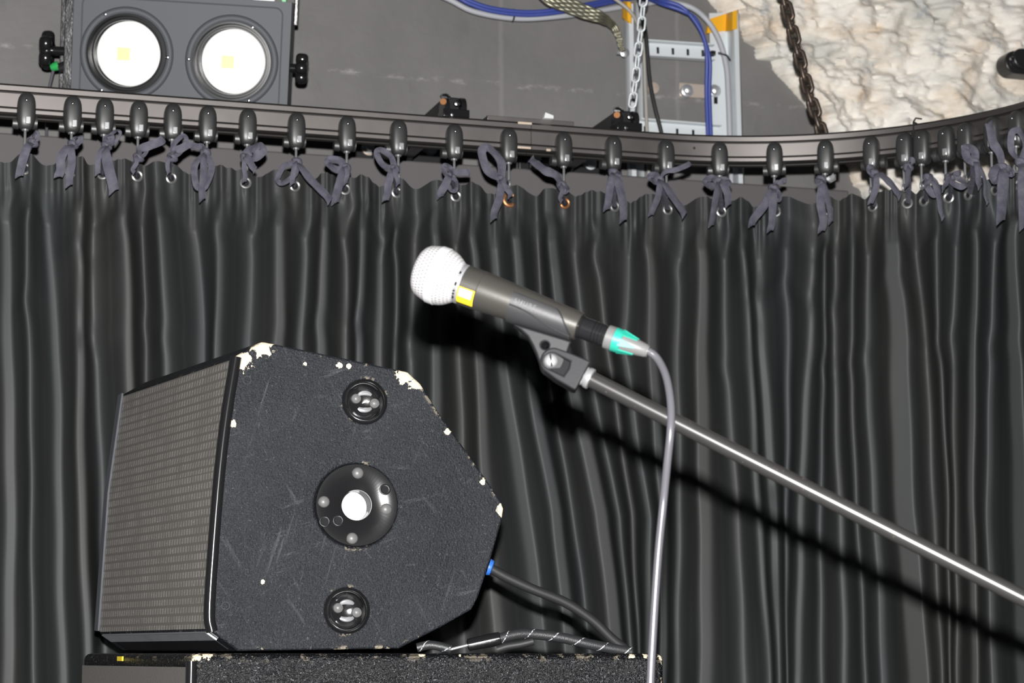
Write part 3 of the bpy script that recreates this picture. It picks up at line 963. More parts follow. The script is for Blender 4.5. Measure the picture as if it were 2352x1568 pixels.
# ------------------------------------------------------------------ brackets that carry the track
def bracket(px, top_y, label, bolts, washer_first):
    c, _ = at_track(px, TZ)
    c = Vector((c.x, c.y, TZ))
    cc = c - WN * 0.013 + Z3 * 0.0008
    o = thing('track_bracket', label, 'bracket', cc, 'wall brackets carrying the track')
    wl = W0 + WT * (cc - W0).dot(WT); wl = Vector((wl.x, wl.y, TZ + 0.018)) + WN * 0.003
    arm0 = cc + Z3 * 0.018
    L = (arm0 - wl).length
    m = MB()
    m.box((arm0 + wl) / 2, WN * L / 2, WT * 0.012, Z3 * 0.016)
    m.prism([wl + WT * -0.012 - Z3 * 0.012, wl + WN * 0.14 + WT * -0.012 - Z3 * 0.012, wl + WT * -0.012 - Z3 * 0.11], WT * 0.024)
    m.build('arm', M['black_paint'], o, bevel=0.002)
    m = MB()
    for t in (-0.010, 0.016):
        m.lathe(cc + WT * t + Z3 * 0.017 - WN * 0.004, WT, [(-0.004, 0.0), (-0.004, 0.017), (0.004, 0.017), (0.004, 0.0)], n=28)
    m.box(cc + WT * 0.003 + Z3 * 0.006, WT * 0.020, WN * 0.016, Z3 * 0.006)
    m.build('clamp', M['black_gloss'], o, bevel=0.001)
    m = MB()
    m.lathe(cc + Z3 * 0.031 - WT * 0.010, Z3 + WN * 0.5, [(0, 0.0085), (0.003, 0.0085), (0.006, 0.006), (0.008, 0.0)], n=6)
    m.lathe(cc + WT * 0.004 + Z3 * 0.021 + WN * 0.013, WN, [(0, 0.005), (0.004, 0.0045), (0.006, 0.0)], n=14)
    m.lathe(cc + WT * -0.004 + Z3 * 0.003 + WN * 0.017, WN, [(0, 0.0035), (0.003, 0.003), (0.004, 0.0)], n=14)
    m.build('bolt', M['chrome'], o)
    m = MB()
    m.lathe(cc + Z3 * 0.022 + WN * 0.012 - WT * 0.016, WN - WT * 0.4, [(0, 0.0048), (0.003, 0.0048), (0.003, 0.002)], n=18)
    m.build('washer', M['brass_ring'], o)
    # flange against the wall above the timber rail
    ps = [W(bx, by, 0.0) for bx, by in bolts]
    zc = (ps[0].z + ps[1].z) / 2
    l0 = (ps[0] - W0).dot(WT) - 0.030; l1 = (ps[1] - W0).dot(WT) + 0.030
    m = MB()
    fc = W0 + WT * (l0 + l1) / 2 + WN * 0.0055; fc = Vector((fc.x, fc.y, zc))
    m.box(fc, WT * (l1 - l0) / 2, WN * 0.004, Z3 * 0.034)
    m.box(Vector((wl.x, wl.y, (wl.z + zc) / 2)) + WN * 0.006, WT * 0.026, WN * 0.006, Z3 * (abs(wl.z - zc) / 2 + 0.03))
    m.build('flange', M['black_paint'], o, bevel=0.003)
    for q, p in enumerate(ps):
        m = MB()
        m.lathe(p + WN * 0.008, WN, [(0, 0.011), (0.003, 0.011), (0.004, 0.008), (0.012, 0.007), (0.014, 0.0)], n=16, mi=0)
        m.ball(p + WN * 0.010 - WT * 0.010 - Z3 * 0.002, 0.0045, n=10)
        if q == 0 and washer_first:
            m.ring(p + WN * 0.009, WN, 0.0115, 0.0028, n=24, m=8, mi=1)
        m.build('wall_bolt', [M['zinc'], M['washer_dull']], o)
bracket(1043, 222, 'left black steel bracket clamping the curtain track to the wall', [(845, 341), (985, 345)], True)
bracket(1441, 258, 'right black steel bracket clamping the curtain track, under the silver chain', [(1226, 370), (1352, 378)], False)

# ------------------------------------------------------------------ cable tray on the wall
ta = thing('cable_tray', 'galvanised ladder cable tray with yellow end caps on the grey wall', 'cable tray', W(1570, 250))
def rail_strip(top, bot, prof, name, mat, th=0.0022, parent=ta):
    # prof: (picture columns across at the top, height off the wall)
    m = MB()
    (tx, ty), (bx, by) = top, bot
    tp = [W(tx + dx, ty, h) for dx, h in prof]; bt = [W(bx + dx, by, h) for dx, h in prof]
    n = len(prof)
    back = WN * -th
    ring_t = tp + [p + back for p in reversed(tp)]
    ring_b = bt + [p + back for p in reversed(bt)]
    N = len(ring_t)
    m.add(ring_t + ring_b, [(i, (i + 1) % N, (i + 1) % N + N, i + N) for i in range(N)])
    m.add(ring_t, [(i, i + 1, N - 2 - i, N - 1 - i) for i in range(n - 1)])
    m.add(ring_b, [(i, i + 1, N - 2 - i, N - 1 - i) for i in range(n - 1)])
    return m.build(name, mat, parent, smooth=50)
PR = [(0, 0.020), (40, 0.020), (44, 0.026), (50, 0.050), (56, 0.060), (66, 0.060), (69, 0.050)]
PL = [(0, 0.035), (4, 0.052), (10, 0.060), (20, 0.060), (24, 0.050), (29, 0.024), (38, 0.020)]
rail_strip((1629, 30), (1642, 470), PR, 'side_rail', M['zinc'])
rail_strip((1434, 8), (1443, 470), PL, 'side_rail', M['zinc'])
PRc = [(x - 2 if x == 0 else x + (1 if x > 60 else 0), h + 0.003) for x, h in PR]
PLc = [(x - (2 if x < 5 else 0) + (2 if x > 20 else 0), h + 0.003) for x, h in PL]
def cap(top_l, top_r, bot_l, bot_r, prof, th=0.007):
    m = MB()
    n = len(prof); x0 = prof[0][0]; x1 = prof[-1][0]
    lerp = lambda a, b, t: a + (b - a) * t
    tp = []; bt = []
    for dx, h in prof:
        t = (dx - x0) / (x1 - x0)
        tp.append(W(lerp(top_l[0], top_r[0], t), lerp(top_l[1], top_r[1], t), h)); bt.append(W(lerp(bot_l[0], bot_r[0], t), lerp(bot_l[1], bot_r[1], t), h))
    back = WN * -th
    rt = tp + [p + back for p in reversed(tp)]; rb = bt + [p + back for p in reversed(bt)]
    N = len(rt)
    m.add(rt + rb, [(i, (i + 1) % N, (i + 1) % N + N, i + N) for i in range(N)])
    m.add(rt, [(i, i + 1, N - 2 - i, N - 1 - i) for i in range(n - 1)])
    m.add(rb, [(i, i + 1, N - 2 - i, N - 1 - i) for i in range(n - 1)])
    return m.build('end_cap', M['yellow_cap'], ta, smooth=50)
cap((1628, 44), (1696, 22), (1624, 76), (1696, 66), PRc)
cap((1432, 2), (1464, 8), (1432, 38), (1466, 68), PLc)
def rung(l, r, hh):
    m = MB()
    A, B = W(l[0], l[1], 0.026), W(r[0], r[1], 0.026)
    t = (B - A); L = t.length; t.normalize()
    up = WN.cross(t); up = up if up.z > 0 else -up
    h = hh * mpp(A)
    c = (A + B) / 2
    m.box(c, t * L / 2, WN * 0.001, up * h)
    m.box(c + up * h * 0.97 + WN * 0.008, t * L / 2, WN * 0.008, up * 0.0012)
    m.box(c - up * h * 0.97 + WN * 0.008, t * L / 2, WN * 0.008, up * 0.0012)
    nsl = 5
    for i in range(nsl):
        q = A + t * L * (i + 0.4) / nsl
        m.box(q + WN * 0.0012, t * 0.0022, WN * 0.0003, up * h * 0.42, mi=1)
    m.build('rung', [M['zinc'], M['dark_slot']], ta)
rung((1462, 113), (1634, 124), 18)
rung((1466, 298), (1650, 312), 22)
for (bx, by, r) in ((1578, 208, 11), (1641, 209, 11)):
    p = W(bx, by, 0.022)
    m = MB()
    s = mpp(p)
    m.lathe(p, WN, [(-0.02, r * s * 1.35), (0.002, r * s * 1.35), (0.003, r * s), (0.010, r * s * 0.92), (0.012, r * s * 0.5), (0.012, 0)], n=20)
    m.build('mounting_bolt', M['bright_metal'], ta)
m = MB()
q = W(1592, 208, 0.014)
m.box(q, WT * 0.026, WN * 0.0015, Z3 * 0.0125)
m.build('fixing_strap', M['washer_dull'], ta, bevel=0.003)
m = MB()
q = W(1644, 228, 0.0225)
m.box(q, WT * 0.0035, WN * 0.0006, Z3 * 0.008)
m.build('slot', M['dark_slot'], ta, bevel=0.002)
m = MB()
q = W(1500, 203, 0.004)
m.lathe(q, WN, [(0, 0.011), (0.004, 0.010), (0.006, 0.0)], n=16)
m.build('wall_plug', M['washer_dull'], ta)

def wall_cable(name, pts, r, mat, label, off=0.045, cat='cable'):
    m = MB()
    ps = spline([W(x, y, o if o is not None else off) for (x, y, o) in pts], 10)
    m.tube(ps, r, n=12)
    return tag(m.build(name, mat, smooth=60), label, cat)
n_ = None
bl = thing('blue_cable', 'pair of blue data cables curving onto the cable tray and running down it', 'cable', W(1630, 300, 0.06))
for dd in (-3.5, 3.5):
    pts = [(900, -70 + dd, n_), (1040, -14 + dd, n_), (1078, 5 + dd, n_), (1130, 22 + dd, n_), (1210, 31 + dd, n_), (1290, 24 + dd, n_), (1385, 6 + dd, 0.030), (1447, -7 + dd, 0.009), (1480, -8 + dd, 0.014), (1520, 5 + dd * 1.2, 0.070), (1565, 20 + dd * 1.2, 0.085),
           (1598, 48 - dd, 0.085), (1618, 92, 0.08), (1627 + dd, 140, 0.07), (1626 + dd, 210, 0.06), (1629 + dd, 300, 0.055), (1634 + dd, 430, 0.05), (1638 + dd, 520, 0.05)]
    m = MB()
    m.tube(spline([W(x, y, o if o is not None else 0.056) for x, y, o in pts], 10), 0.0036, n=12)
    m.build('strand', M['blue_cable'], bl, smooth=60)
wall_cable('grey_cable', [(880, -60, n_), (1020, -6, n_), (1090, 27, n_), (1190, 43, n_), (1300, 36, n_), (1380, 24, 0.020), (1447, 13, 0.0095), (1480, 10, 0.0105), (1520, 4, 0.040), (1580, 14, 0.062), (1620, 42, 0.062), (1650, 88, 0.066), (1668, 150, 0.068), (1673, 220, 0.068),
                          (1676, 300, 0.068), (1680, 430, 0.068), (1684, 520, 0.068)], 0.0048, M['grey_cable'], 'pale grey cable beside the blue pair, clipped to the right rail of the tray')
wall_cable('beige_cable', [(1370, -30, 0.07), (1420, 3, 0.07), (1452, 32, 0.07), (1472, 75, 0.055), (1479, 130, 0.05), (1482, 200, 0.05), (1486, 300, 0.05), (1492, 440, 0.05)], 0.0031, M['beige_cable'],
           'thin beige cable running straight down behind the silver chain')
wall_cable('black_cable', [(1458, -40, 0.034), (1474, 30, 0.040), (1484, 86, 0.051), (1492, 180, 0.052), (1504, 245, 0.055), (1518, 300, 0.055), (1530, 360, 0.055), (1545, 470, 0.055)], 0.0036, M['black_rubber'],
           'black cable slanting down across the rungs of the cable tray')
for (x, y, o, v, lab) in ((1178, 35, 0.045, 14, 'small black cable tie round the blue and grey cables left of the tray'), (1629, 124, 0.066, 10, 'small black cable tie fixing the blue cables to the upper rung')):
    m = MB()
    p = W(x, y, o)
    s = mpp(p)
    if v == 14:
        m.ring(p, WT, 0.0095, 0.0016, n=18, m=8)
        m.box(p + WN * 0.010, WT * 0.002, WN * 0.002, Z3 * 0.003)
    else:
        m.ring(p, Z3, 0.0092, 0.0018, n=18, m=8)
        m.box(p + WN * 0.010 + WT * 0.003, WT * 0.004, WN * 0.002, Z3 * 0.003)
    tag(m.build('cable_tie', M['black_plastic']), lab, 'cable tie')
m = MB()
p = W(1664, 132, 0.066)
m.tube([p - WT * 0.014 + Z3 * 0.006 + WN * 0.006, p + WN * 0.012, p + WT * 0.008 - Z3 * 0.006 + WN * 0.006], 0.0016, n=8)
tag(m.build('cable_tie', M['black_plastic']), 'thin black cable tie holding the grey cable to the right rail', 'cable tie')

# tinned earth braid
m = MB()
bp = [(1222, -52, 46), (1262, -8, 40), (1300, 10, 36), (1345, 28, 34), (1385, 42, 27), (1408, 60, 19), (1421, 84, 14), (1425, 104, 12), (1433, 118, 11)]
pc = spline([W(x, y, 0.09 if x < 1400 else 0.07) for x, y, _ in bp], 8)
wv = np.interp(np.linspace(0, len(bp) - 1, len(pc)), range(len(bp)), [b[2] for b in bp])
strands = 7
for k in range(strands):
    q = []
    for i, p in enumerate(pc):
        t = (pc[min(i + 1, len(pc) - 1)] - pc[max(i - 1, 0)]).normalized()
        w = WN.cross(t).normalized()
        q.append(p + w * ((k - (strands - 1) / 2) / strands * wv[i] * 0.00072) + WN * (0.0008 * math.sin(i * 1.3 + k * math.pi)))
    m.tube(q, [0.00075 * wv[i] / strands * 0.78 for i in range(len(pc))], n=8)
br = thing('earth_strap', 'shiny braided metal earth strap curving to the left rail of the tray', 'earth strap', pc[-1])
m.build('braid', M['braid'], br, smooth=60)
m = MB()
p = W(1434, 122, 0.062)
m.lathe(p, -WT, [(-0.004, 0.006), (0.004, 0.006), (0.004, 0.0035), (0.013, 0.0035), (0.013, 0)], n=14)
m.lathe(p + WN * 0.002, WN, [(0, 0.008), (0.002, 0.008), (0.004, 0.004), (0.004, 0)], n=16)
m.build('terminal_bolt', M['bright_metal'], br)

# ------------------------------------------------------------------ chains
def chain(pts, R, r, stretch, pitch, mat, name, label):
    m = MB()
    ps = [Vector(p) for p in pts]
    acc = [0.0]
    for i in range(1, len(ps)):
        acc.append(acc[-1] + (ps[i] - ps[i - 1]).length)
    n = int(acc[-1] / pitch)
    for i in range(n + 1):
        d = i * pitch
        j = max(k for k in range(len(acc)) if acc[k] <= d + 1e-9)
        j = min(j, len(ps) - 2)
        t = (ps[j + 1] - ps[j]).normalized()
        p = ps[j] + t * (d - acc[j])
        side = Y3 if i % 2 == 0 else X3
        side = (side + (X3 * 0.45 if i % 2 == 0 else Y3 * -0.45)).normalized()
        side = (side - t * side.dot(t)).normalized()
        m.ring(p, side, R, r, n=24, m=8, stretch=(t, stretch))
    return tag(m.build(name, mat, smooth=60), label, 'chain')
YC = at_track(1890, TZ)[0].y + 0.085
cp = [P(1770, -140, YC), P(1802, 0, YC), P(1828, 100, YC), P(1856, 205, YC), P(1886, 300, YC), P(1905, 372, YC), P(1914, 412, YC)]
sp_ = mpp(cp[2])
chain(cp, 0.0072, 0.0037, 0.0072, 0.0200, M['rust'], 'rusty_chain', 'heavy rusty brown chain hanging in front of the pale stone wall')
m = MB()
p = P(1906, 408, YC - 0.002)
m.lathe(p, -Y3 + X3 * 0.2, [(-0.012, 0.004), (0, 0.004), (0, 0.009), (0.006, 0.009), (0.009, 0.005), (0.009, 0)], n=6)
tag(m.build('shackle_bolt', M['bright_metal']), 'small silver bolt at the lower end of the rusty chain', 'bolt')
bc = at_track(1441, TZ)[0]
YS = bc.y + 0.03
cq = [P(1484, -60, YS), P(1478, 0, YS), P(1473, 60, YS), P(1466, 115, YS), P(1460, 180, YS), P(1453, 235, YS), P(1447, 258, YS)]
chain(cq, 0.0058, 0.0016, 0.0060, 0.0200, M['zinc'], 'thin_chain', 'thin silver link chain hanging from above onto the right track bracket')
# ------------------------------------------------------------------ black capsule fitting on the stone
cf = W(2384, 143, 0.095)
cfo = thing('wall_fitting', 'black oblong wall fitting with one screw on the pale stone at the right edge', 'wall fitting', cf)
s = mpp(cf)
def stadium(c, hw, hh, n=14):
    out = []
    for sgn in (1, -1):
        for i in range(n + 1):
            a = math.pi * (i / n) - math.pi / 2
            out.append(c + WT * (sgn * (hw - hh) + sgn * math.cos(a) * hh) + Z3 * (sgn * math.sin(a) * hh))
    return out
m = MB(); m.prism(stadium(cf - Z3 * 0.003, 84 * s, 27 * s), WN * -0.035); m.build('back_plate', M['black_plastic'], cfo, bevel=0.002)
m = MB(); m.prism(stadium(cf + WT * 0.006 + Z3 * 0.002, 78 * s, 24 * s), WN * 0.010); m.build('cover', M['black_plastic'], cfo, bevel=0.003)
m = MB(); m.lathe(W(2325, 135, 0.104), WN, [(-0.003, 0.0038), (0.0015, 0.0038), (0.003, 0.0025), (0.003, 0)], n=14); m.build('screw', M['chrome'], cfo)

# ------------------------------------------------------------------ twin blinder lamp
def lamp():
    YL = 3.15
    Cc = P(416, 122, YL)
    toc = (EYE - Cc).normalized()
    rot = Matrix.Rotation(math.radians(-6), 3, 'Z')
    n = (rot @ toc).normalized()
    pr = lambda x, y, o=0.0: PP(x, y, Cc + n * o, n)
    r = (pr(668, 25) - pr(168, -6)).normalized()
    u = n.cross(r)
    u = u if u.z > 0 else -u
    o = thing('blinder_lamp', 'grey stage lamp with two round white lenses in the upper left corner', 'stage lamp', Cc)
    s = mpp(Cc)
    A = lambda a, b, d=0.0: Cc + r * (a * s) + u * (b * s) + n * d
    # centre of the front in lamp pixels
    hw, hh = 248, 131
    housing = MB()
    housing.box(A(0, 0, -0.055), r * hw * s, u * hh * s, n * 0.055)
    hb = housing.build('housing', M['lamp_grey'], o)
    lens_px = [(291, 123), (532.5, 141)]
    cutters = []
    cs = []
    for lx, ly in lens_px:
        c = pr(lx, ly)
        cs.append(c)
        m = MB(); m.lathe(c, n, [(-0.05, 89 * s), (0.02, 89 * s)], n=64)
        cutters.append(m.build('cutter', M['lamp_grey']))
    cut(hb, cutters)
    md = hb.modifiers.new('edge', 'BEVEL'); md.width = 0.003; md.segments = 2; md.limit_method = 'ANGLE'
    # thin raised border round the face
    m = MB()
    def rr(w, h, rad, n_=8):
        out = []
        for cx, cy, a0 in ((w - rad, h - rad, 0), (-w + rad, h - rad, 90), (-w + rad, -h + rad, 180), (w - rad, -h + rad, 270)):
            for i in range(n_ + 1):
                a = math.radians(a0 + 90 * i / n_)
                out.append((cx + rad * math.cos(a), cy + rad * math.sin(a)))
        return out
    path = [A(x, y, 0.0004) for x, y in rr(228, 116, 18)]
    path.append(path[0])
    m.tube(path, 0.0011, n=8)
    m.build('face_border', M['lamp_grey'], o)
    for q, c in enumerate(cs):
        m = MB()
        m.lathe(c, n, [(0.0, 107 * s), (0.0035, 105 * s), (0.005, 101 * s), (0.005, 95 * s), (0.003, 91.5 * s)], n=64, cap=False)
        m.build('trim_ring', M['lamp_grey'], o, smooth=60)
        m = MB()
        m.lathe(c, n, [(0.003, 91.5 * s), (0.010, 90.5 * s), (0.010, 86 * s), (-0.006, 84 * s), (-0.006, 80 * s), (-0.002, 79 * s), (-0.002, 76 * s), (-0.016, 74.5 * s), (-0.016, 70 * s), (-0.049, 88 * s)], n=64, cap=False)
        m.build('bezel', M['black_gloss'], o, smooth=40)
        m = MB()
        dc = c - n * 0.016 + r * (3 * s)
        m.lathe(dc, n, [(0.0, 74 * s), (0.0006, 72 * s), (0.003, 35 * s), (0.0036, 0.0)], n=64)
        ln = m.build('lens', M['lamp_flash_white'], o, smooth=60)
        m = MB()
        cc = pr(281.5, 123.7) if q == 0 else pr(521.6, 142.3)
        cc = cc - n * ((cc - dc).dot(n)) + n * 0.0042
        m.box(cc, r * 14.5 * s, u * 14.5 * s, n * 0.0008)
        m.build('led_chip', M['chip_yellow'], ln)
    for sx, sy in ((243, 33), (386, 132), (234, 207), (581, 63), (434, 136), (572, 231)):
        m = MB()
        m.lathe(pr(sx, sy), n, [(0, 5.5 * s), (0.003, 5.2 * s), (0.0055, 3.5 * s), (0.0065, 0)], n=14)
        m.build('screw', M['chrome'], o)
    # yoke: two arms joined above the picture
    yk = MB()
    yk.box(A(-hw - 14, 130, -0.045), r * 0.0065, u * 250 * s, n * 0.024)
    yk.box(A(-hw - 31, 130, -0.060), r * 0.0065, u * 250 * s, n * 0.006)
    yk.box(A(hw + 5, 230, -0.08), r * 0.003, u * 150 * s, n * 0.012)
    yk.box(A(-6, 378, -0.06), r * (hw + 14) * s, u * 0.003, n * 0.020)
    yk.build('yoke', M['yoke'], o, bevel=0.0012)
    # tightening knobs
    for sgn, (kx, ky), rad in ((-1, (97, 115), 46), (1, (690, 158), 36)):
        c = pr(kx, ky) - n * 0.045
        m = MB()
        ax = r * sgn
        m.lathe(c, ax, [(-48 * s if sgn < 0 else -30 * s, 10 * s), (-8 * s, 11 * s), (-6 * s, 18 * s), (4 * s, 20 * s), (10 * s, 12 * s), (12 * s, 0)], n=20)
        lobes = 5
        a_, uu, ww = frame_of(ax, u)
        for i in range(lobes):
            t = 2 * math.pi * i / lobes + 0.25
            m.ball(c + (uu * math.cos(t) + ww * math.sin(t)) * rad * 0.62 * s, (rad * 0.40 * s, rad * 0.40 * s, 15 * s), n=16, sx=uu, sy=ww, sz=a_, p=0.7)
        m.lathe(c, ax, [(-13 * s, 0), (-13 * s, rad * 0.70 * s), (-8 * s, rad * 0.78 * s), (8 * s, rad * 0.78 * s), (13 * s, rad * 0.66 * s), (13 * s, 0)], n=28)
        m.build('knob', M['black_gloss'], o, smooth=50)
    # plugs: a green-tipped lead on the left, a white plug and green clip on top
    m = MB(); g = pr(119, 153) - n * 0.03
    m.lathe(g, (r * 0.75 + u * 0.25), [(-10 * s, 7 * s), (-2 * s, 10 * s), (9 * s, 11 * s), (9 * s, 0)], n=18)
    m.build('green_plug', M['green_plastic'], o)['label'] = 'bright green plug tip'
    m = MB(); m.lathe(pr(134, 156) - n * 0.03, (r * 0.75 + u * 0.25), [(-6 * s, 12 * s), (10 * s, 14 * s), (10 * s, 0)], n=18)
    m.build('plug_body', M['black_plastic'], o)
    m = MB(); m.tube(spline([pr(116, 158) - n * 0.03, pr(110, 180) - n * 0.032, pr(104, 205) - n * 0.035, pr(98, 250) - n * 0.04, pr(92, 330) - n * 0.06], 6), 3.6 * s, n=10)
    m.build('lead', M['cable_grey'], o)
    m = MB(); m.prism([pr(x, y) - n * 0.06 for x, y in ((574, -6), (580, 6), (594, 9), (620, 10), (628, 3), (628, -8))], n * 0.02)
    m.build('white_plug', M['white_plastic'], o, bevel=0.002)['label'] = 'white plug on top of the housing'
    m = MB(); m.prism([pr(x, y) - n * 0.06 for x, y in ((641, -8), (643, 6), (650, 9), (654, 2), (654, -8))], n * 0.012)
    m.build('green_clip', M['green_plastic'], o, bevel=0.001)['label'] = 'green clip beside the white plug'
    m = MB(); m.prism([pr(x, y) - n * 0.058 for x, y in ((641, 6), (643, 15), (652, 15), (653, 6))], n * 0.008)
    m.build('clip_base', M['black_plastic'], o)
def m_yoke():
    k = NT('worn_sheen_steel', (0.02, 0.02, 0.02), 0.28, 0.3, 0.6)
    v = k.coord('Object', (1, 1, 0.5))
    n = k.noise(v, 46, 5, 0.7)
    k.set('Base Color', k.ramp(n, [(0.52, (0.016, 0.016, 0.017)), (0.64, (0.05, 0.05, 0.05)), (0.76, (0.20, 0.20, 0.20))]))  # marbled sheen and scratches painted in as paler patches
    k.bump(n, 0.5, 0.002)
    return k.m
M['yoke'] = m_yoke()
lamp()

# ------------------------------------------------------------------ wedge loudspeaker
DW = 2.40
PN = Vector((math.sin(math.radians(13)), -math.cos(math.radians(13)), 0))     # end panel faces the room, a little right
PC = P(820, 1160, DW + 0.03)
EV = Vector((-0.190, 0.363, 0.0))                                               # along the box, away from us
def SP(x, y, o=0.0):
    return PP(x, y, PC + PN * o, PN)
OUT = [(541, 818), (602, 784), (640, 791), (790, 822), (938, 854), (966, 880), (1008, 946), (1080, 1046), (1150, 1146), (1158, 1168), (1154, 1195), (1128, 1285), (1099, 1372), (1084, 1400), (1010, 1442), (918, 1489),
       (548, 1495), (486, 1450), (482, 1404), (492, 1246), (506, 1080), (522, 945)]
ws = mpp(PC)
chip_pts = [((602, 787), 34), ((552, 828), 26), ((935, 862), 26), ((960, 880), 18), ((1154, 1172), 16), ((534, 972), 9), ((780, 838), 9), ((800, 840), 7), ((1028, 992), 9), ((1110, 1105), 9), ((604, 1336), 5), ((700, 835), 6)]
org = SP(700, 1492) - Z3 * 0.0
wedge = thing('wedge_speaker', 'scuffed black wedge loudspeaker lying on top of the subwoofer', 'loudspeaker', org)
M['wedge'] = m_cab('scuffed_black_coating', [(SP(x, y) - org, r * ws) for (x, y), r in chip_pts], (0.0150, 0.0165, 0.0205), 0.42, 430, 0.8, 0.58, True, 0.22, 0.22)
mb = MB()
mb.prism([SP(x, y) for x, y in OUT], EV)
house = mb.build('cabinet', M['wedge'], wedge)
cutters = []
n_in = PN
FR = {'a': (541, 818), 'b': (482, 1404)}
def cyl_cut(x, y, r, depth):
    m = MB(); m.lathe(SP(x, y), PN, [(-depth, r * ws), (0.03, r * ws)], n=48)
    return m.build('cutter', M['wedge'])
cutters.append(cyl_cut(818, 1160, 96, 0.006))
cutters.append(cyl_cut(818, 1160, 36.5, 0.060))
cutters.append(cyl_cut(838, 922, 50, 0.030))
cutters.append(cyl_cut(797, 1402, 50, 0.030))
cut(house, cutters)
md = house.modifiers.new('edge', 'BEVEL'); md.width = 0.007; md.segments = 3; md.limit_method = 'ANGLE'; md.angle_limit = math.radians(35)
# grille on the front, framed by the cabinet edges
def quad_uv(m, a, b, c, d, nu=2, nv=2):
    base = len(m.v)
    wu, hv = (b - a).length, (d - a).length
    for j in range(nv + 1):
        for i in range(nu + 1):
            s_, t_ = i / nu, j / nv
            m.v.append((a * (1 - s_) + b * s_) * (1 - t_) + (d * (1 - s_) + c * s_) * t_)
            m.uv[base + j * (nu + 1) + i] = (s_ * wu, t_ * hv)
    for j in range(nv):
        for i in range(nu):
            k = base + j * (nu + 1) + i
            m.f.append((k, k + 1, k + nu + 2, k + nu + 1)); m.mi.append(0)
fa, fb, fm = SP(541, 818), SP(483, 1442), SP(506, 1080)
fnrm = (fb - fa).cross(EV).normalized()
fnrm = fnrm if fnrm.x < 0 else -fnrm
M['grille'] = m_grille('perforated_grille', (0.35, 0.33, 0.306), 0.0090, 0.0098, 0.0017)
g = MB()
lift = fnrm * 0.0035
e = EV.normalized(); dn_ = (fb - fa).normalized()
xin0, xin1 = 0.006, EV.length - 0.016
A_ = fa + dn_ * 0.004 + e * xin0 + lift; B_ = fa + dn_ * 0.004 + e * xin1 + lift
mid1, mid2 = fm + e * xin0 + lift * 1.2, fm + e * xin1 + lift * 1.2
C_ = fb + dn_ * 0.001 + e * xin1 + lift; D_ = fb + dn_ * 0.001 + e * xin0 + lift
quad_uv(g, A_, B_, mid2, mid1)
quad_uv(g, mid1, mid2, C_, D_)
gob = g.build('grille', M['grille'], wedge, weld=False, smooth=0)
sd = gob.modifiers.new('sheet', 'SOLIDIFY'); sd.thickness = 0.0025; sd.offset = -1
# folded lower edge of the grille and the dark slot under it
g = MB()
ch0, ch1 = SP(487, 1452), SP(548, 1495)
cn = (ch1 - ch0).cross(EV).normalized(); cn = cn if cn.z < 0 else -cn
q0, q1 = SP(484, 1418), SP(497, 1444)
qn = (q1 - q0).cross(EV).normalized(); qn = qn if qn.z < 0 or qn.x < 0 else -qn
dd = (ch1 - ch0)
quad_uv(g, ch0 + e * 0.012 + cn * 0.002 - dd * 0.06, ch0 + e * xin1 + cn * 0.002 - dd * 0.06, ch0 + e * xin1 + cn * 0.002 + dd * 0.34, ch0 + e * 0.012 + cn * 0.002 + dd * 0.34)
M['grille_edge'] = m_grille('grille_fold', (0.5, 0.52, 0.54), 0.0060, 0.2, 0.0018)
o_ = g.build('grille_fold', M['grille_edge'], wedge, weld=False, smooth=0)
sd = o_.modifiers.new('sheet', 'SOLIDIFY'); sd.thickness = 0.002; sd.offset = -1
g = MB()
quad_uv(g, ch0 + e * 0.02 + cn * 0.0012 + dd * 0.36, ch0 + e * (xin1 - 0.015) + cn * 0.0012 + dd * 0.36, ch0 + e * (xin1 - 0.015) + cn * 0.0012 + dd * 0.86, ch0 + e * 0.02 + cn * 0.0012 + dd * 0.86)
o_ = g.build('vent_slot', M['dark_slot'], wedge, weld=False, smooth=0)
sd = o_.modifiers.new('sheet', 'SOLIDIFY'); sd.thickness = 0.001; sd.offset = -1
# pale edge strip at the far end of the grille
m = MB()
a0 = fa + e * (EV.length - 0.008) + lift * 1.3; b0 = fb + e * (EV.length - 0.008) + lift * 1.3; m0 = fm + e * (EV.length - 0.008) + lift * 1.3
for p, q in ((a0, m0), (m0, b0)):
    m.box((p + q) / 2, (q - p) / 2, e * 0.008, fnrm * 0.0015)
m.build('edge_strip', M['lamp_grey'], wedge, bevel=0.001)
# rounded bumper bar along the near edge of the grille
m = MB()
pts = [SP(x, y, -0.002) for x, y in ((542, 820), (521, 948), (505, 1080), (491, 1246), (481, 1404), (487, 1450))]
m.tube(spline(pts, 6), 0.0066, n=16)
m.build('edge_moulding', M['black_gloss'], wedge, smooth=60)
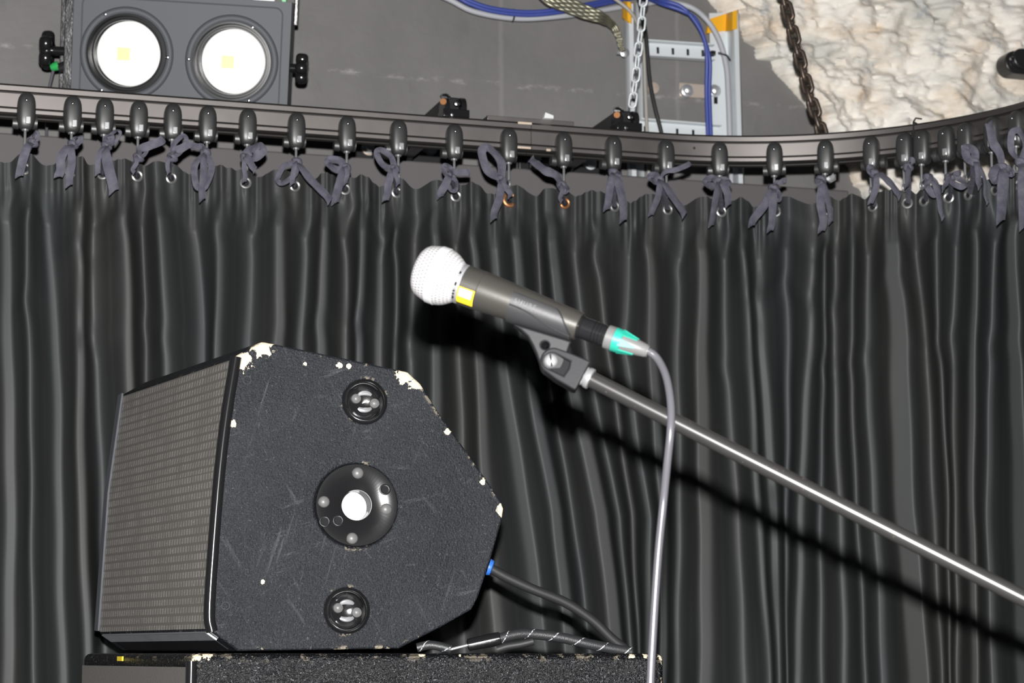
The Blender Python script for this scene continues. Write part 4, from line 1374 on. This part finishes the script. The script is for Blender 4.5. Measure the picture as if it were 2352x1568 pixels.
# rigging cups
for (x, y) in ((838, 922), (797, 1402)):
    m = MB()
    m.lathe(SP(x, y), PN, [(0.0, 53 * ws), (0.0035, 51 * ws), (0.0045, 47.5 * ws), (0.002, 44 * ws), (-0.012, 42 * ws), (-0.018, 40 * ws), (-0.021, 30 * ws), (-0.023, 0.0)], n=48, cap=False)
    cup = m.build('rigging_cup', M['black_gloss'], wedge, smooth=50)
    a_, uu, vv = frame_of(PN, Z3)
    right = -vv if vv.x < 0 else vv
    for sx, sy in ((-21, 6), (22, -4)):
        m = MB(); m.lathe(SP(x, y, -0.021) + right * sx * ws + Z3 * sy * ws, PN, [(0, 12 * ws), (0.003, 11 * ws), (0.005, 6 * ws), (0.0055, 0)], n=18)
        m.build('screw', M['connector_grey'], cup)
    m = MB()
    for sgn in (1, -1):
        arc = [SP(x, y, -0.017) + right * (16 * math.sin(t)) * ws + Z3 * sgn * ((12 + 8 * math.cos(t)) * ws) for t in np.linspace(-1.2, 1.2, 9)]
        m.tube(arc, [0.0008 + 0.0022 * math.cos(t) for t in np.linspace(-1.2, 1.2, 9)], n=8)
    m.build('spring_clip', M['bright_metal'], cup)
# pole socket
m = MB()
pc_ = SP(818, 1160, -0.0055)
m.lathe(pc_, PN, [(0, 95.2 * ws), (0.0045, 95.2 * ws), (0.0055, 93.5 * ws), (0.0055, 38 * ws), (0.0045, 35.5 * ws), (-0.02, 35 * ws)], n=64, cap=False)
pole = m.build('pole_socket', M['black_gloss'], wedge, smooth=40)
m = MB()
m.lathe(pc_, PN, [(0.0046, 35.4 * ws), (-0.032, 35 * ws), (-0.034, 0.0)], n=48, cap=False)
m.build('socket_tube', M['hook_bright'], pole, smooth=40)
for (x, y) in ((822, 1086), (744, 1152), (887, 1169), (809, 1236)):
    m = MB(); m.lathe(SP(x, y, 0.0), PN, [(-0.001, 13.5 * ws), (0.001, 13 * ws), (0.003, 9 * ws), (0.0035, 0)], n=20)
    m.build('screw', M['connector_grey'], pole)
for (x, y) in ((884, 1124), (746, 1197), (777, 1195)):
    m = MB(); m.ring(SP(x, y, 0.0006), PN, 10.5 * ws, 2.6 * ws, n=24, m=8)
    m.lathe(SP(x, y, 0.0004), PN, [(0, 9 * ws), (0.0003, 8.5 * ws), (0.0004, 0)], n=18, mi=1)
    m.build('threaded_insert', [M['chrome'], M['dark_slot']], pole)
for (x, y) in ((567, 873), (518, 1391)):
    m = MB(); m.ring(SP(x, y, 0.0), PN, 9 * ws, 1.0 * ws, n=24, m=6)
    m.build('plug_cap', M['black_rubber'], wedge)
# knob on the sloping back
m = MB()
k1, k2 = SP(966, 880), SP(1080, 1046)
bt = (k2 - k1).normalized(); bn = PN.cross(bt); bn = bn if bn.x > 0 else -bn
kc = SP(976, 908) + e * 0.06
m.lathe(kc - bn * 0.008, bn, [(0, 27 * ws), (0.020, 27 * ws), (0.021, 25 * ws)], n=32, mi=0)
m.lathe(kc - bn * 0.008, bn, [(0.019, 29 * ws), (0.031, 29 * ws), (0.034, 24 * ws), (0.034, 0)], n=32, mi=1)
m.build('handle_knob', [M['bright_metal'], M['black_gloss']], wedge, smooth=40)
# ------------------------------------------------------------------ subwoofer
SN = Vector((math.sin(math.radians(6)), -math.cos(math.radians(6)), 0))
ST = Vector((math.cos(math.radians(6)), math.sin(math.radians(6)), 0))
SUBTOP = 1.2 + 0.0
SC0 = P(442, 1500, 2.30)
SC0.z = 0
sub_e = Vector((-0.182, 0.346, 0))
s_r = PP(1527, 1500, SC0, SN)
sub_w = (s_r - SC0).dot(ST)
sub = thing('subwoofer', 'tall black subwoofer cabinet under the wedge loudspeaker, cut by the bottom edge', 'loudspeaker', (SC0.x, SC0.y, 0))
org2 = Vector((SC0.x, SC0.y, 0))
cp_ = [(Vector((SC0.x, SC0.y, SUBTOP)) - org2, 0.010), (Vector((s_r.x, s_r.y, SUBTOP)) - org2, 0.009)]
for t, r in ((0.03, 0.006), (0.24, 0.004), (0.48, 0.005), (0.56, 0.004), (0.93, 0.006), (0.96, 0.005)):
    cp_.append((Vector((SC0.x, SC0.y, SUBTOP)) + ST * sub_w * t - org2, r))
M['sub'] = m_cab('black_textured_coating', cp_, (0.0045, 0.0047, 0.0056), 0.24, 330, 1.0, 0.56, False, 0.22, 0.55)
m = MB()
p0 = Vector((SC0.x, SC0.y, 0.0)); p1 = p0 + ST * sub_w
m.prism([p0, p1, p1 + sub_e, p0 + sub_e], Z3 * SUBTOP)
m.build('cabinet', M['sub'], sub, bevel=0.007, segs=3)
sfn = sub_e.cross(Z3).normalized(); sfn = sfn if sfn.x < 0 else -sfn
se = sub_e.normalized()
g = MB()
M['sub_grille'] = plain('grille_cloth', (0.155, 0.148, 0.138), 0.7, 0.1, 0.3, (700, 0.6))
z1 = P(330, 1530, 2.42).z
A1 = p0 + se * 0.008 + sfn * 0.004 + Z3 * z1; B1 = p0 + se * (sub_e.length - 0.012) + sfn * 0.004 + Z3 * z1
quad_uv(g, A1, B1, B1 - Z3 * 1.12, A1 - Z3 * 1.12)
o_ = g.build('grille', M['sub_grille'], sub, weld=False, smooth=0)
sd = o_.modifiers.new('sheet', 'SOLIDIFY'); sd.thickness = 0.003; sd.offset = -1
m = MB()
pm = p0 + se * sub_e.length * 0.86 + sfn * 0.005
m.box(Vector((pm.x, pm.y, 0.60)), se * 0.004, sfn * 0.002, Z3 * 0.55)
m.build('edge_strip', M['lamp_grey'], sub, bevel=0.001)
m = MB()
m.tube([p0 + Z3 * 0.02 + sfn * 0.001 - SN * 0.001, p0 + Z3 * (SUBTOP - 0.008) + sfn * 0.001 - SN * 0.001], 0.006, n=14)
m.build('corner_moulding', M['black_gloss'], sub, smooth=60)
bdir = p0 + se * 0.24 + sfn * 0.0015
m = MB()
bp0 = Vector((bdir.x, bdir.y, SUBTOP - 0.006))
m.box(bp0, se * 0.009, sfn * 0.001, Z3 * 0.0026)
m.build('yellow_badge', M['sticker'], sub)['label'] = 'small yellow sticker on the top front edge'

# ------------------------------------------------------------------ cables at the speakers
YB = 2.53
pl = thing('speaker_cable', 'black speaker cable with a blue plug running from the wedge to the subwoofer top', 'cable', P(1126, 1302, YB))
m = MB()
m.lathe(P(1112, 1298, YB), P(1134, 1306, YB) - P(1112, 1298, YB), [(-0.012, 0.0085), (0.006, 0.0098), (0.0095, 0.0088), (0.0105, 0.0062), (0.0105, 0)], n=24)
m.build('plug', M['blue_plug'], pl, smooth=40)['label'] = 'bright blue plug'
m = MB()
m.tube(spline([P(x, y, YB - 0.0 + (x - 1126) * 0.0001) for x, y in ((1122, 1302), (1136, 1310), (1165, 1326), (1222, 1352), (1300, 1384), (1362, 1425), (1404, 1465), (1438, 1492))], 8), 0.0058, n=14)
m.build('lead', M['black_rubber'], pl, smooth=60)
def uvtube(pts, r):
    m = MB()
    ps = spline(pts, 8)
    L = 0; base = 0; n = 16; prev = None
    vs = []; uv = []
    for i, p in enumerate(ps):
        if i: L += (p - ps[i - 1]).length
        t = (ps[min(i + 1, len(ps) - 1)] - ps[max(i - 1, 0)]).normalized()
        u = Z3 if prev is None else prev
        u = (u - t * u.dot(t)).normalized(); prev = u; w = t.cross(u)
        for k in range(n + 1):
            a = 2 * math.pi * k / n
            vs.append(p + (u * math.cos(a) + w * math.sin(a)) * r); uv.append((a, L))
    N = n + 1
    fs = [(i * N + k, i * N + k + 1, (i + 1) * N + k + 1, (i + 1) * N + k) for i in range(len(ps) - 1) for k in range(n)]
    m.add(vs, fs)
    for i, q in enumerate(uv): m.uv[i] = q
    return m
YD = 2.44
bcab = thing('braided_cable', 'black braided cable with white flecks and a barrel connector on the subwoofer top', 'cable', P(1110, 1478, YD))
uvtube([P(x, y, YD + 0.004 * i) for i, (x, y) in enumerate(((1146, 1466), (1190, 1456), (1230, 1456), (1290, 1464), (1350, 1478), (1400, 1488), (1450, 1497)))], 0.0058).build('lead', M['fleck'], bcab, smooth=60, weld=False)
m = MB()
m.lathe(P(1074, 1481, YD), P(1146, 1466, YD) - P(1074, 1481, YD), [(0, 0.0045), (0.001, 0.0068), (0.030, 0.0076), (0.0365, 0.0072), (0.0375, 0.0062)], n=24)
m.build('barrel', M['black_gloss'], bcab, smooth=40)
m = MB()
m.tube([P(1074, 1481, YD), P(1050, 1487, YD), P(1026, 1493, YD)], 0.0016, n=10)
m.build('pin', M['bright_metal'], bcab)
uvtube([P(x, y, YD - 0.01) for x, y in ((958, 1487), (985, 1481), (1010, 1484), (1036, 1491))], 0.0050).build('lead', M['fleck'], bcab, smooth=60, weld=False)
m = MB()
m.tube(spline([P(x, y, YD - 0.03) for x, y in ((1142, 1491), (1165, 1484), (1195, 1479), (1225, 1472))], 6), 0.0042, n=12)
tag(m.build('cable_end', M['black_rubber'], smooth=60), 'short loose end of black cable under the braided cable', 'cable')

# ------------------------------------------------------------------ microphone
YM = 1.85
def mic():
    neck = P(1066, 654, YM + 0.012); tail = P(1331, 750, YM - 0.006)
    ax = (tail - neck).normalized()
    s = mpp(neck)
    L = (tail - neck).length
    o = thing('microphone', 'silver-headed grey microphone in a clip at the end of the boom', 'microphone', neck)
    prof = [(0, 45.5), (-6, 48), (-14, 54), (-24, 60.5), (-34, 64.5), (-40, 66), (-52, 67), (-60, 67), (-70, 66), (-80, 63.5), (-92, 60), (-100, 54), (-106, 46), (-110, 35), (-112.5, 18), (-113, 0)]
    off = neck - ax * (9 * s)
    m = MB()
    m.lathe(off, -ax, [(-a * s, r * s) for a, r in prof], n=96, cap=False, uv=True)
    m.build('grille', M['mesh_metal'], o, smooth=70, weld=False)
    m = MB()
    m.lathe(off, -ax, [(44 * s, 66.5 * s), (46 * s, 68.3 * s), (64 * s, 68.3 * s), (66 * s, 66.5 * s)], n=64, cap=False)
    m.build('equator_band', M['sticker_band'], o, smooth=40)
    m = MB()
    m.lathe(neck, ax, [(-13 * s, 44 * s), (-12 * s, 46.5 * s), (-4 * s, 47 * s), (-3 * s, 45 * s), (2 * s, 45.2 * s)], n=64, cap=False)
    m.build('collar', M['bright_metal'], o, smooth=40)
    # dark lettering marks round the collar
    m = MB()
    a_, uu, vv = frame_of(ax, -Y3)
    for t0, t1 in ((0.15, 0.32), (0.55, 0.63), (0.72, 0.80), (0.90, 1.05), (-0.42, -0.30)):
        arc = [neck - ax * 8 * s + (uu * math.cos(t) + vv * math.sin(t)) * 47.0 * s for t in np.linspace(t0, t1, 5)]
        m.tube(arc, 2.6 * s, n=6)
    m.build('collar_marks', M['dark_slot'], o)
    body = [(0, 45.8), (1, 46.8), (40, 46.4), (41.5, 45.6), (43, 46.4), (60, 45.8), (120, 42.5), (180, 39), (240, 35.2), (L / s - 2, 33), (L / s, 31.5), (L / s, 27)]
    m = MB()
    m.lathe(neck, ax, [(a * s, r * s) for a, r in body], n=64, cap=True)
    m.build('body', M['mic_grey'], o, smooth=25)
    # yellow sticker wrapped round the barrel just behind the collar
    def patch(a0, a1, t0, t1, lift, mat, name, par):
        m = MB()
        vs = []; nu, nv = 10, 10
        for i in range(nu + 1):
            for j in range(nv + 1):
                t = t0 + (t1 - t0) * j / nv
                a = a0 + (a1 - a0) * i / nu
                r = np.interp(a, [b[0] for b in body], [b[1] for b in body]) + lift
                vs.append(neck + ax * a * s + (uu * math.cos(t) + vv * math.sin(t)) * r * s)
        m.add(vs, [(i * (nv + 1) + j, i * (nv + 1) + j + 1, (i + 1) * (nv + 1) + j + 1, (i + 1) * (nv + 1) + j) for i in range(nu) for j in range(nv)])
        ob = m.build(name, mat, par, smooth=60)
        sd = ob.modifiers.new('sheet', 'SOLIDIFY'); sd.thickness = 0.0003; sd.offset = 0
        return ob
    down = vv if vv.z < 0 else -vv
    sg = 1 if vv.z < 0 else -1
    st = patch(1, 41, sg * 0.28, sg * 1.25, 0.8, M['sticker'], 'sticker', o)
    st['label'] = 'yellow sticker'
    patch(4, 36, sg * 0.34, sg * 0.78, 1.4, M['sticker_white'], 'sticker_print', st)
    # XLR plug
    xo = thing('microphone_cable', 'grey microphone cable with a teal-collared plug hanging down past the boom', 'cable', tail)
    c0 = tail
    m = MB()
    m.lathe(c0, ax, [(-2 * s, 26 * s), (6 * s, 27 * s), (7 * s, 25.5 * s), (34 * s, 25.5 * s), (35 * s, 24 * s), (37 * s, 25.8 * s), (41 * s, 25.8 * s), (43 * s, 24 * s), (45 * s, 25.8 * s), (49 * s, 25.8 * s), (51 * s, 24 * s), (53 * s, 25.8 * s), (58 * s, 25.8 * s), (60 * s, 24 * s), (68 * s, 24 * s)], n=40)
    m.build('plug_shell', M['black_gloss'], xo, smooth=30)
    m = MB()
    m.lathe(c0, ax, [(66 * s, 24 * s), (67 * s, 27.5 * s), (84 * s, 28 * s), (85 * s, 26 * s)], n=40)
    m.build('lock_ring', M['connector_grey'], xo, smooth=30)
    m = MB()
    m.lathe(c0, ax, [(80 * s, 26 * s), (84 * s, 26 * s), (100 * s, 25 * s), (130 * s, 20 * s), (163 * s, 15 * s), (165 * s, 13.5 * s), (168 * s, 13.5 * s), (168 * s, 6 * s)], n=40)
    m.build('boot', M['connector_grey'], xo, smooth=30)
    m = MB()
    m.lathe(c0, ax, [(84 * s, 25 * s), (85 * s, 28.2 * s), (103 * s, 27.2 * s), (105 * s, 24.5 * s)], n=40, cap=False)
    for t in np.arange(6) * math.pi / 3 + 0.25:
        d = uu * math.cos(t) + vv * math.sin(t); w = ax.cross(d)
        pts = [c0 + ax * a * s + d * r * s + w * q * s for a, r, q in ((100, 27.2, -9), (100, 27.2, 9), (138, 21.0, 2.0), (138, 21.0, -2.0))]
        m.prism(pts, d * -0.0022)
    m.build('teal_claw', M['teal_plastic'], xo, smooth=30)['label'] = 'teal collar with pointed fingers'
    cc = c0 + ax * 166 * s
    pts = [cc - ax * 0.004, P(1494, 809, cc.y), P(1513, 828, cc.y - 0.002), P(1531, 868, cc.y - 0.012), P(1541, 930, 1.81), P(1540, 990, 1.805), P(1533, 1060, 1.81), P(1524, 1150, 1.82), P(1513, 1260, 1.82), P(1505, 1370, 1.82), P(1499, 1470, 1.82), P(1494, 1568, 1.82), P(1488, 1750, 1.82)]
    last = pts[-1]
    pts += [Vector((last.x - 0.01, last.y, 0.6)), Vector((last.x - 0.02, last.y - 0.01, 0.15)), Vector((last.x + 0.03, last.y - 0.05, 0.010)), Vector((last.x + 0.25, last.y - 0.08, 0.005))]
    m = MB()
    m.tube(spline(pts, 10), 0.00335, n=16)
    m.build('lead', M['cable_grey'], xo, smooth=60)
    return neck, ax, s, uu, vv, sg, body, tail
neck, ax, ms, uu, vv, sg, body, mtail = mic()

# ------------------------------------------------------------------ boom stand with its clip
bdep = YM
b0 = P(1348, 866, bdep); b1 = P(2346, 1371, bdep - 0.058)
bax = (b1 - b0).normalized()
bs = mpp(b0)
stand = thing('microphone_stand', 'black boom microphone stand slanting down to the right edge', 'microphone stand', b0)
bend = b0 + bax * 0.82
m = MB()
m.tube([b0, bend], 0.0071, n=28)
m.build('boom', M['boom'], stand, smooth=60)
m = MB()
m.lathe(b0, bax, [(-0.012, 0.0075), (-0.006, 0.0078), (-0.006, 0.0086), (-0.002, 0.0086), (-0.002, 0.0078), (0.001, 0.0092), (0.004, 0.0092), (0.0045, 0.0075)], n=28)
m.build('thread_collar', M['bright_metal'], stand, smooth=30)
piv = b0 + bax * 0.55
m = MB()
m.lathe(piv - Y3 * 0.025, Y3, [(0, 0.020), (0.002, 0.022), (0.048, 0.022), (0.05, 0.020)], n=28)
m.build('boom_clutch', M['black_plastic'], stand, smooth=40)
m = MB()
m.tube([Vector((piv.x, piv.y + 0.0, piv.z)), Vector((piv.x, piv.y, 0.02))], 0.010, n=24)
m.build('upright', M['boom'], stand)
m = MB()
m.lathe((piv.x, piv.y, 0.0), Z3, [(0, 0.13), (0.010, 0.13), (0.020, 0.12), (0.030, 0.03), (0.045, 0.015), (0.045, 0)], n=48)
m.build('base', M['black_paint'], stand, smooth=30)
m = MB()
m.lathe(bend - bax * 0.05, bax, [(0, 0.015), (0.002, 0.018), (0.058, 0.018), (0.06, 0.015)], n=24)
m.build('counterweight', M['black_paint'], stand)

clip = thing('microphone_clip', 'black rubber microphone clip joining the microphone to the boom', 'microphone clip', b0)
# cradle: a shell round the lower side of the barrel
bodyr = lambda a: np.interp(a, [b[0] for b in body], [b[1] for b in body])
m = MB()
vs_o, vs_i = [], []
na, nt = 40, 40
A0, A1 = 124.0, 278.0
def top_ang(a):                 # how far up the near side the cradle reaches (0 = facing us, + = down)
    if a < 232: return -0.36
    t = (a - 232) / 46.0
    return -0.36 + 1.25 * t ** 1.3
grid_o = []
for i in range(na + 1):
    a = A0 + (A1 - A0) * i / na
    t0 = top_ang(a); t1 = math.pi - top_ang(a)
    for j in range(nt + 1):
        t = t0 + (t1 - t0) * j / nt
        d = uu * math.cos(t) + vv * math.sin(t) * sg
        vs_o.append(neck + ax * a * ms + d * (bodyr(a) + 5.0) * ms)
        vs_i.append(neck + ax * a * ms + d * (bodyr(a) + 0.4) * ms)
n_o = len(vs_o); w = nt + 1
fs = []
for i in range(na):
    for j in range(nt):
        k = i * w + j
        fs.append((k, k + 1, k + w + 1, k + w)); fs.append((n_o + k, n_o + k + w, n_o + k + w + 1, n_o + k + 1))
for i in range(na):
    for j in (0, nt):
        k = i * w + j
        fs.append((k, k + w, n_o + k + w, n_o + k))
for j in range(nt):
    for i in (0, na):
        k = i * w + j
        fs.append((k, k + 1, n_o + k + 1, n_o + k))
m.add(vs_o + vs_i, fs)
m.build('cradle', M['clip_rubber_lit'], clip, smooth=50)
# raised swooping rib on the near side
m = MB()
rib = []
for a, t in ((126, 0.28), (150, 0.30), (180, 0.40), (210, 0.62), (240, 0.82), (262, 0.94), (277, 1.0)):
    d = uu * math.cos(t) + vv * math.sin(t) * sg
    rib.append(neck + ax * a * ms + d * (bodyr(a) + 5.2) * ms)
m.tube(spline(rib, 6), 1.7 * ms, n=8)
rib = []
for a in np.linspace(124, 278, 24):
    t = top_ang(a)
    d = uu * math.cos(t) + vv * math.sin(t) * sg
    rib.append(neck + ax * a * ms + d * (bodyr(a) + 4.6) * ms)
m.tube(rib, 1.9 * ms, n=8)
m.build('rib', M['clip_rubber'], clip, smooth=60)
# lettering moulded into the cradle
fc = bpy.data.curves.new('lettering', 'FONT')
fc.body = 'SHURE'
fc.size = 15 * ms; fc.extrude = 0.6 * ms; fc.space_character = 1.25
ft = bpy.data.objects.new('lettering_tmp', fc)
COL.objects.link(ft)
bpy.context.view_layer.update()
tm = bpy.data.meshes.new_from_object(ft.evaluated_get(bpy.context.evaluated_depsgraph_get()))
bpy.data.objects.remove(ft, do_unlink=True)
m = MB()
for v in tm.vertices:
    a = 134 + v.co.x / ms
    t = 0.12 - (v.co.y / ms) / (bodyr(a) + 5)
    d = uu * math.cos(t) + vv * math.sin(t) * sg
    m.v.append(neck + ax * a * ms + d * ((bodyr(a) + 5.2) * ms + v.co.z))
for p in tm.polygons:
    m.f.append(tuple(p.vertices)); m.mi.append(0)
m.build('lettering', M['clip_letter'], clip, smooth=0)
# web under the cradle
yw = (neck + ax * 200 * ms).y
def CW(x, y, dy=0.0):
    return P(x, y, yw + dy)
m = MB()
poly = [(1178, 743), (1196, 757), (1212, 772), (1222, 790), (1232, 812), (1240, 836), (1256, 850), (1292, 848), (1302, 814), (1310, 790), (1314, 784), (1300, 779), (1240, 761)]
m.prism([CW(x, y, -0.0095) for x, y in poly], Y3 * 0.019)
web = m.build('web', M['clip_rubber'], clip)
mc = MB(); mc.lathe(CW(1239, 779, -0.03), Y3 + ax * 0.25, [(0, 8.5 * ms), (0.06, 8.5 * ms)], n=28)
cut(web, [mc.build('cutter', M['clip_rubber'])])
md = web.modifiers.new('edge', 'BEVEL'); md.width = 0.0022; md.segments = 3; md.limit_method = 'ANGLE'
# swivel yoke: a rounded block along the boom with a slotted screw in an oval recess
bu = bax.cross(Y3); bu = bu if bu.z > 0 else -bu
j0 = P(1268, 832, bdep)
def BL(a, b_, dy=0.0):
    return j0 + bax * a * bs + bu * b_ * bs + Y3 * dy
m = MB()
poly = []
for i in range(13):
    t = math.pi / 2 + math.pi * i / 12
    poly.append((28 * math.cos(t), 31 * math.sin(t)))
poly += [(30, -36), (72, -38), (80, -37), (80, 38), (70, 38), (30, 35)]
m.prism([BL(a, b_, -0.0135) for a, b_ in poly], Y3 * 0.027)
yk = m.build('swivel', M['clip_rubber'], clip)
rcp = MB()
mc = MB()
rec = []
for i in range(13):
    t = math.pi / 2 + math.pi * i / 12
    rec.append((-2 + 18 * math.cos(t), -2 + 19 * math.sin(t)))
rec += [(40, -20), (42, 0), (38, 17)]
mc.prism([BL(a, b_, -0.03) for a, b_ in rec], Y3 * 0.0215)
cut(yk, [mc.build('cutter', M['clip_rubber'])])
rcp.prism([BL(a * 0.97 + 0.4, b_ * 0.96, -0.0088) for a, b_ in rec], Y3 * 0.0006)  # thin dark plate added in the recess to paint its shade
rcp.build('recess_shade', M['dark_slot'], clip)
md = yk.modifiers.new('edge', 'BEVEL'); md.width = 0.0028; md.segments = 3; md.limit_method = 'ANGLE'
m = MB()
sc_ = BL(-3, -1, -0.0085)
m.lathe(sc_, -Y3, [(0, 16 * bs), (0.0020, 15.5 * bs), (0.0038, 11 * bs), (0.0044, 0)], n=28, mi=0)
m.box(sc_ - Y3 * 0.0036, (bax * 0.55 + bu * -0.8).normalized() * 14 * bs, (bax * 0.8 + bu * 0.55).normalized() * 1.9 * bs, Y3 * 0.0012, mi=1)
m.build('screw', [M['bright_metal'], M['dark_slot']], clip, smooth=40)
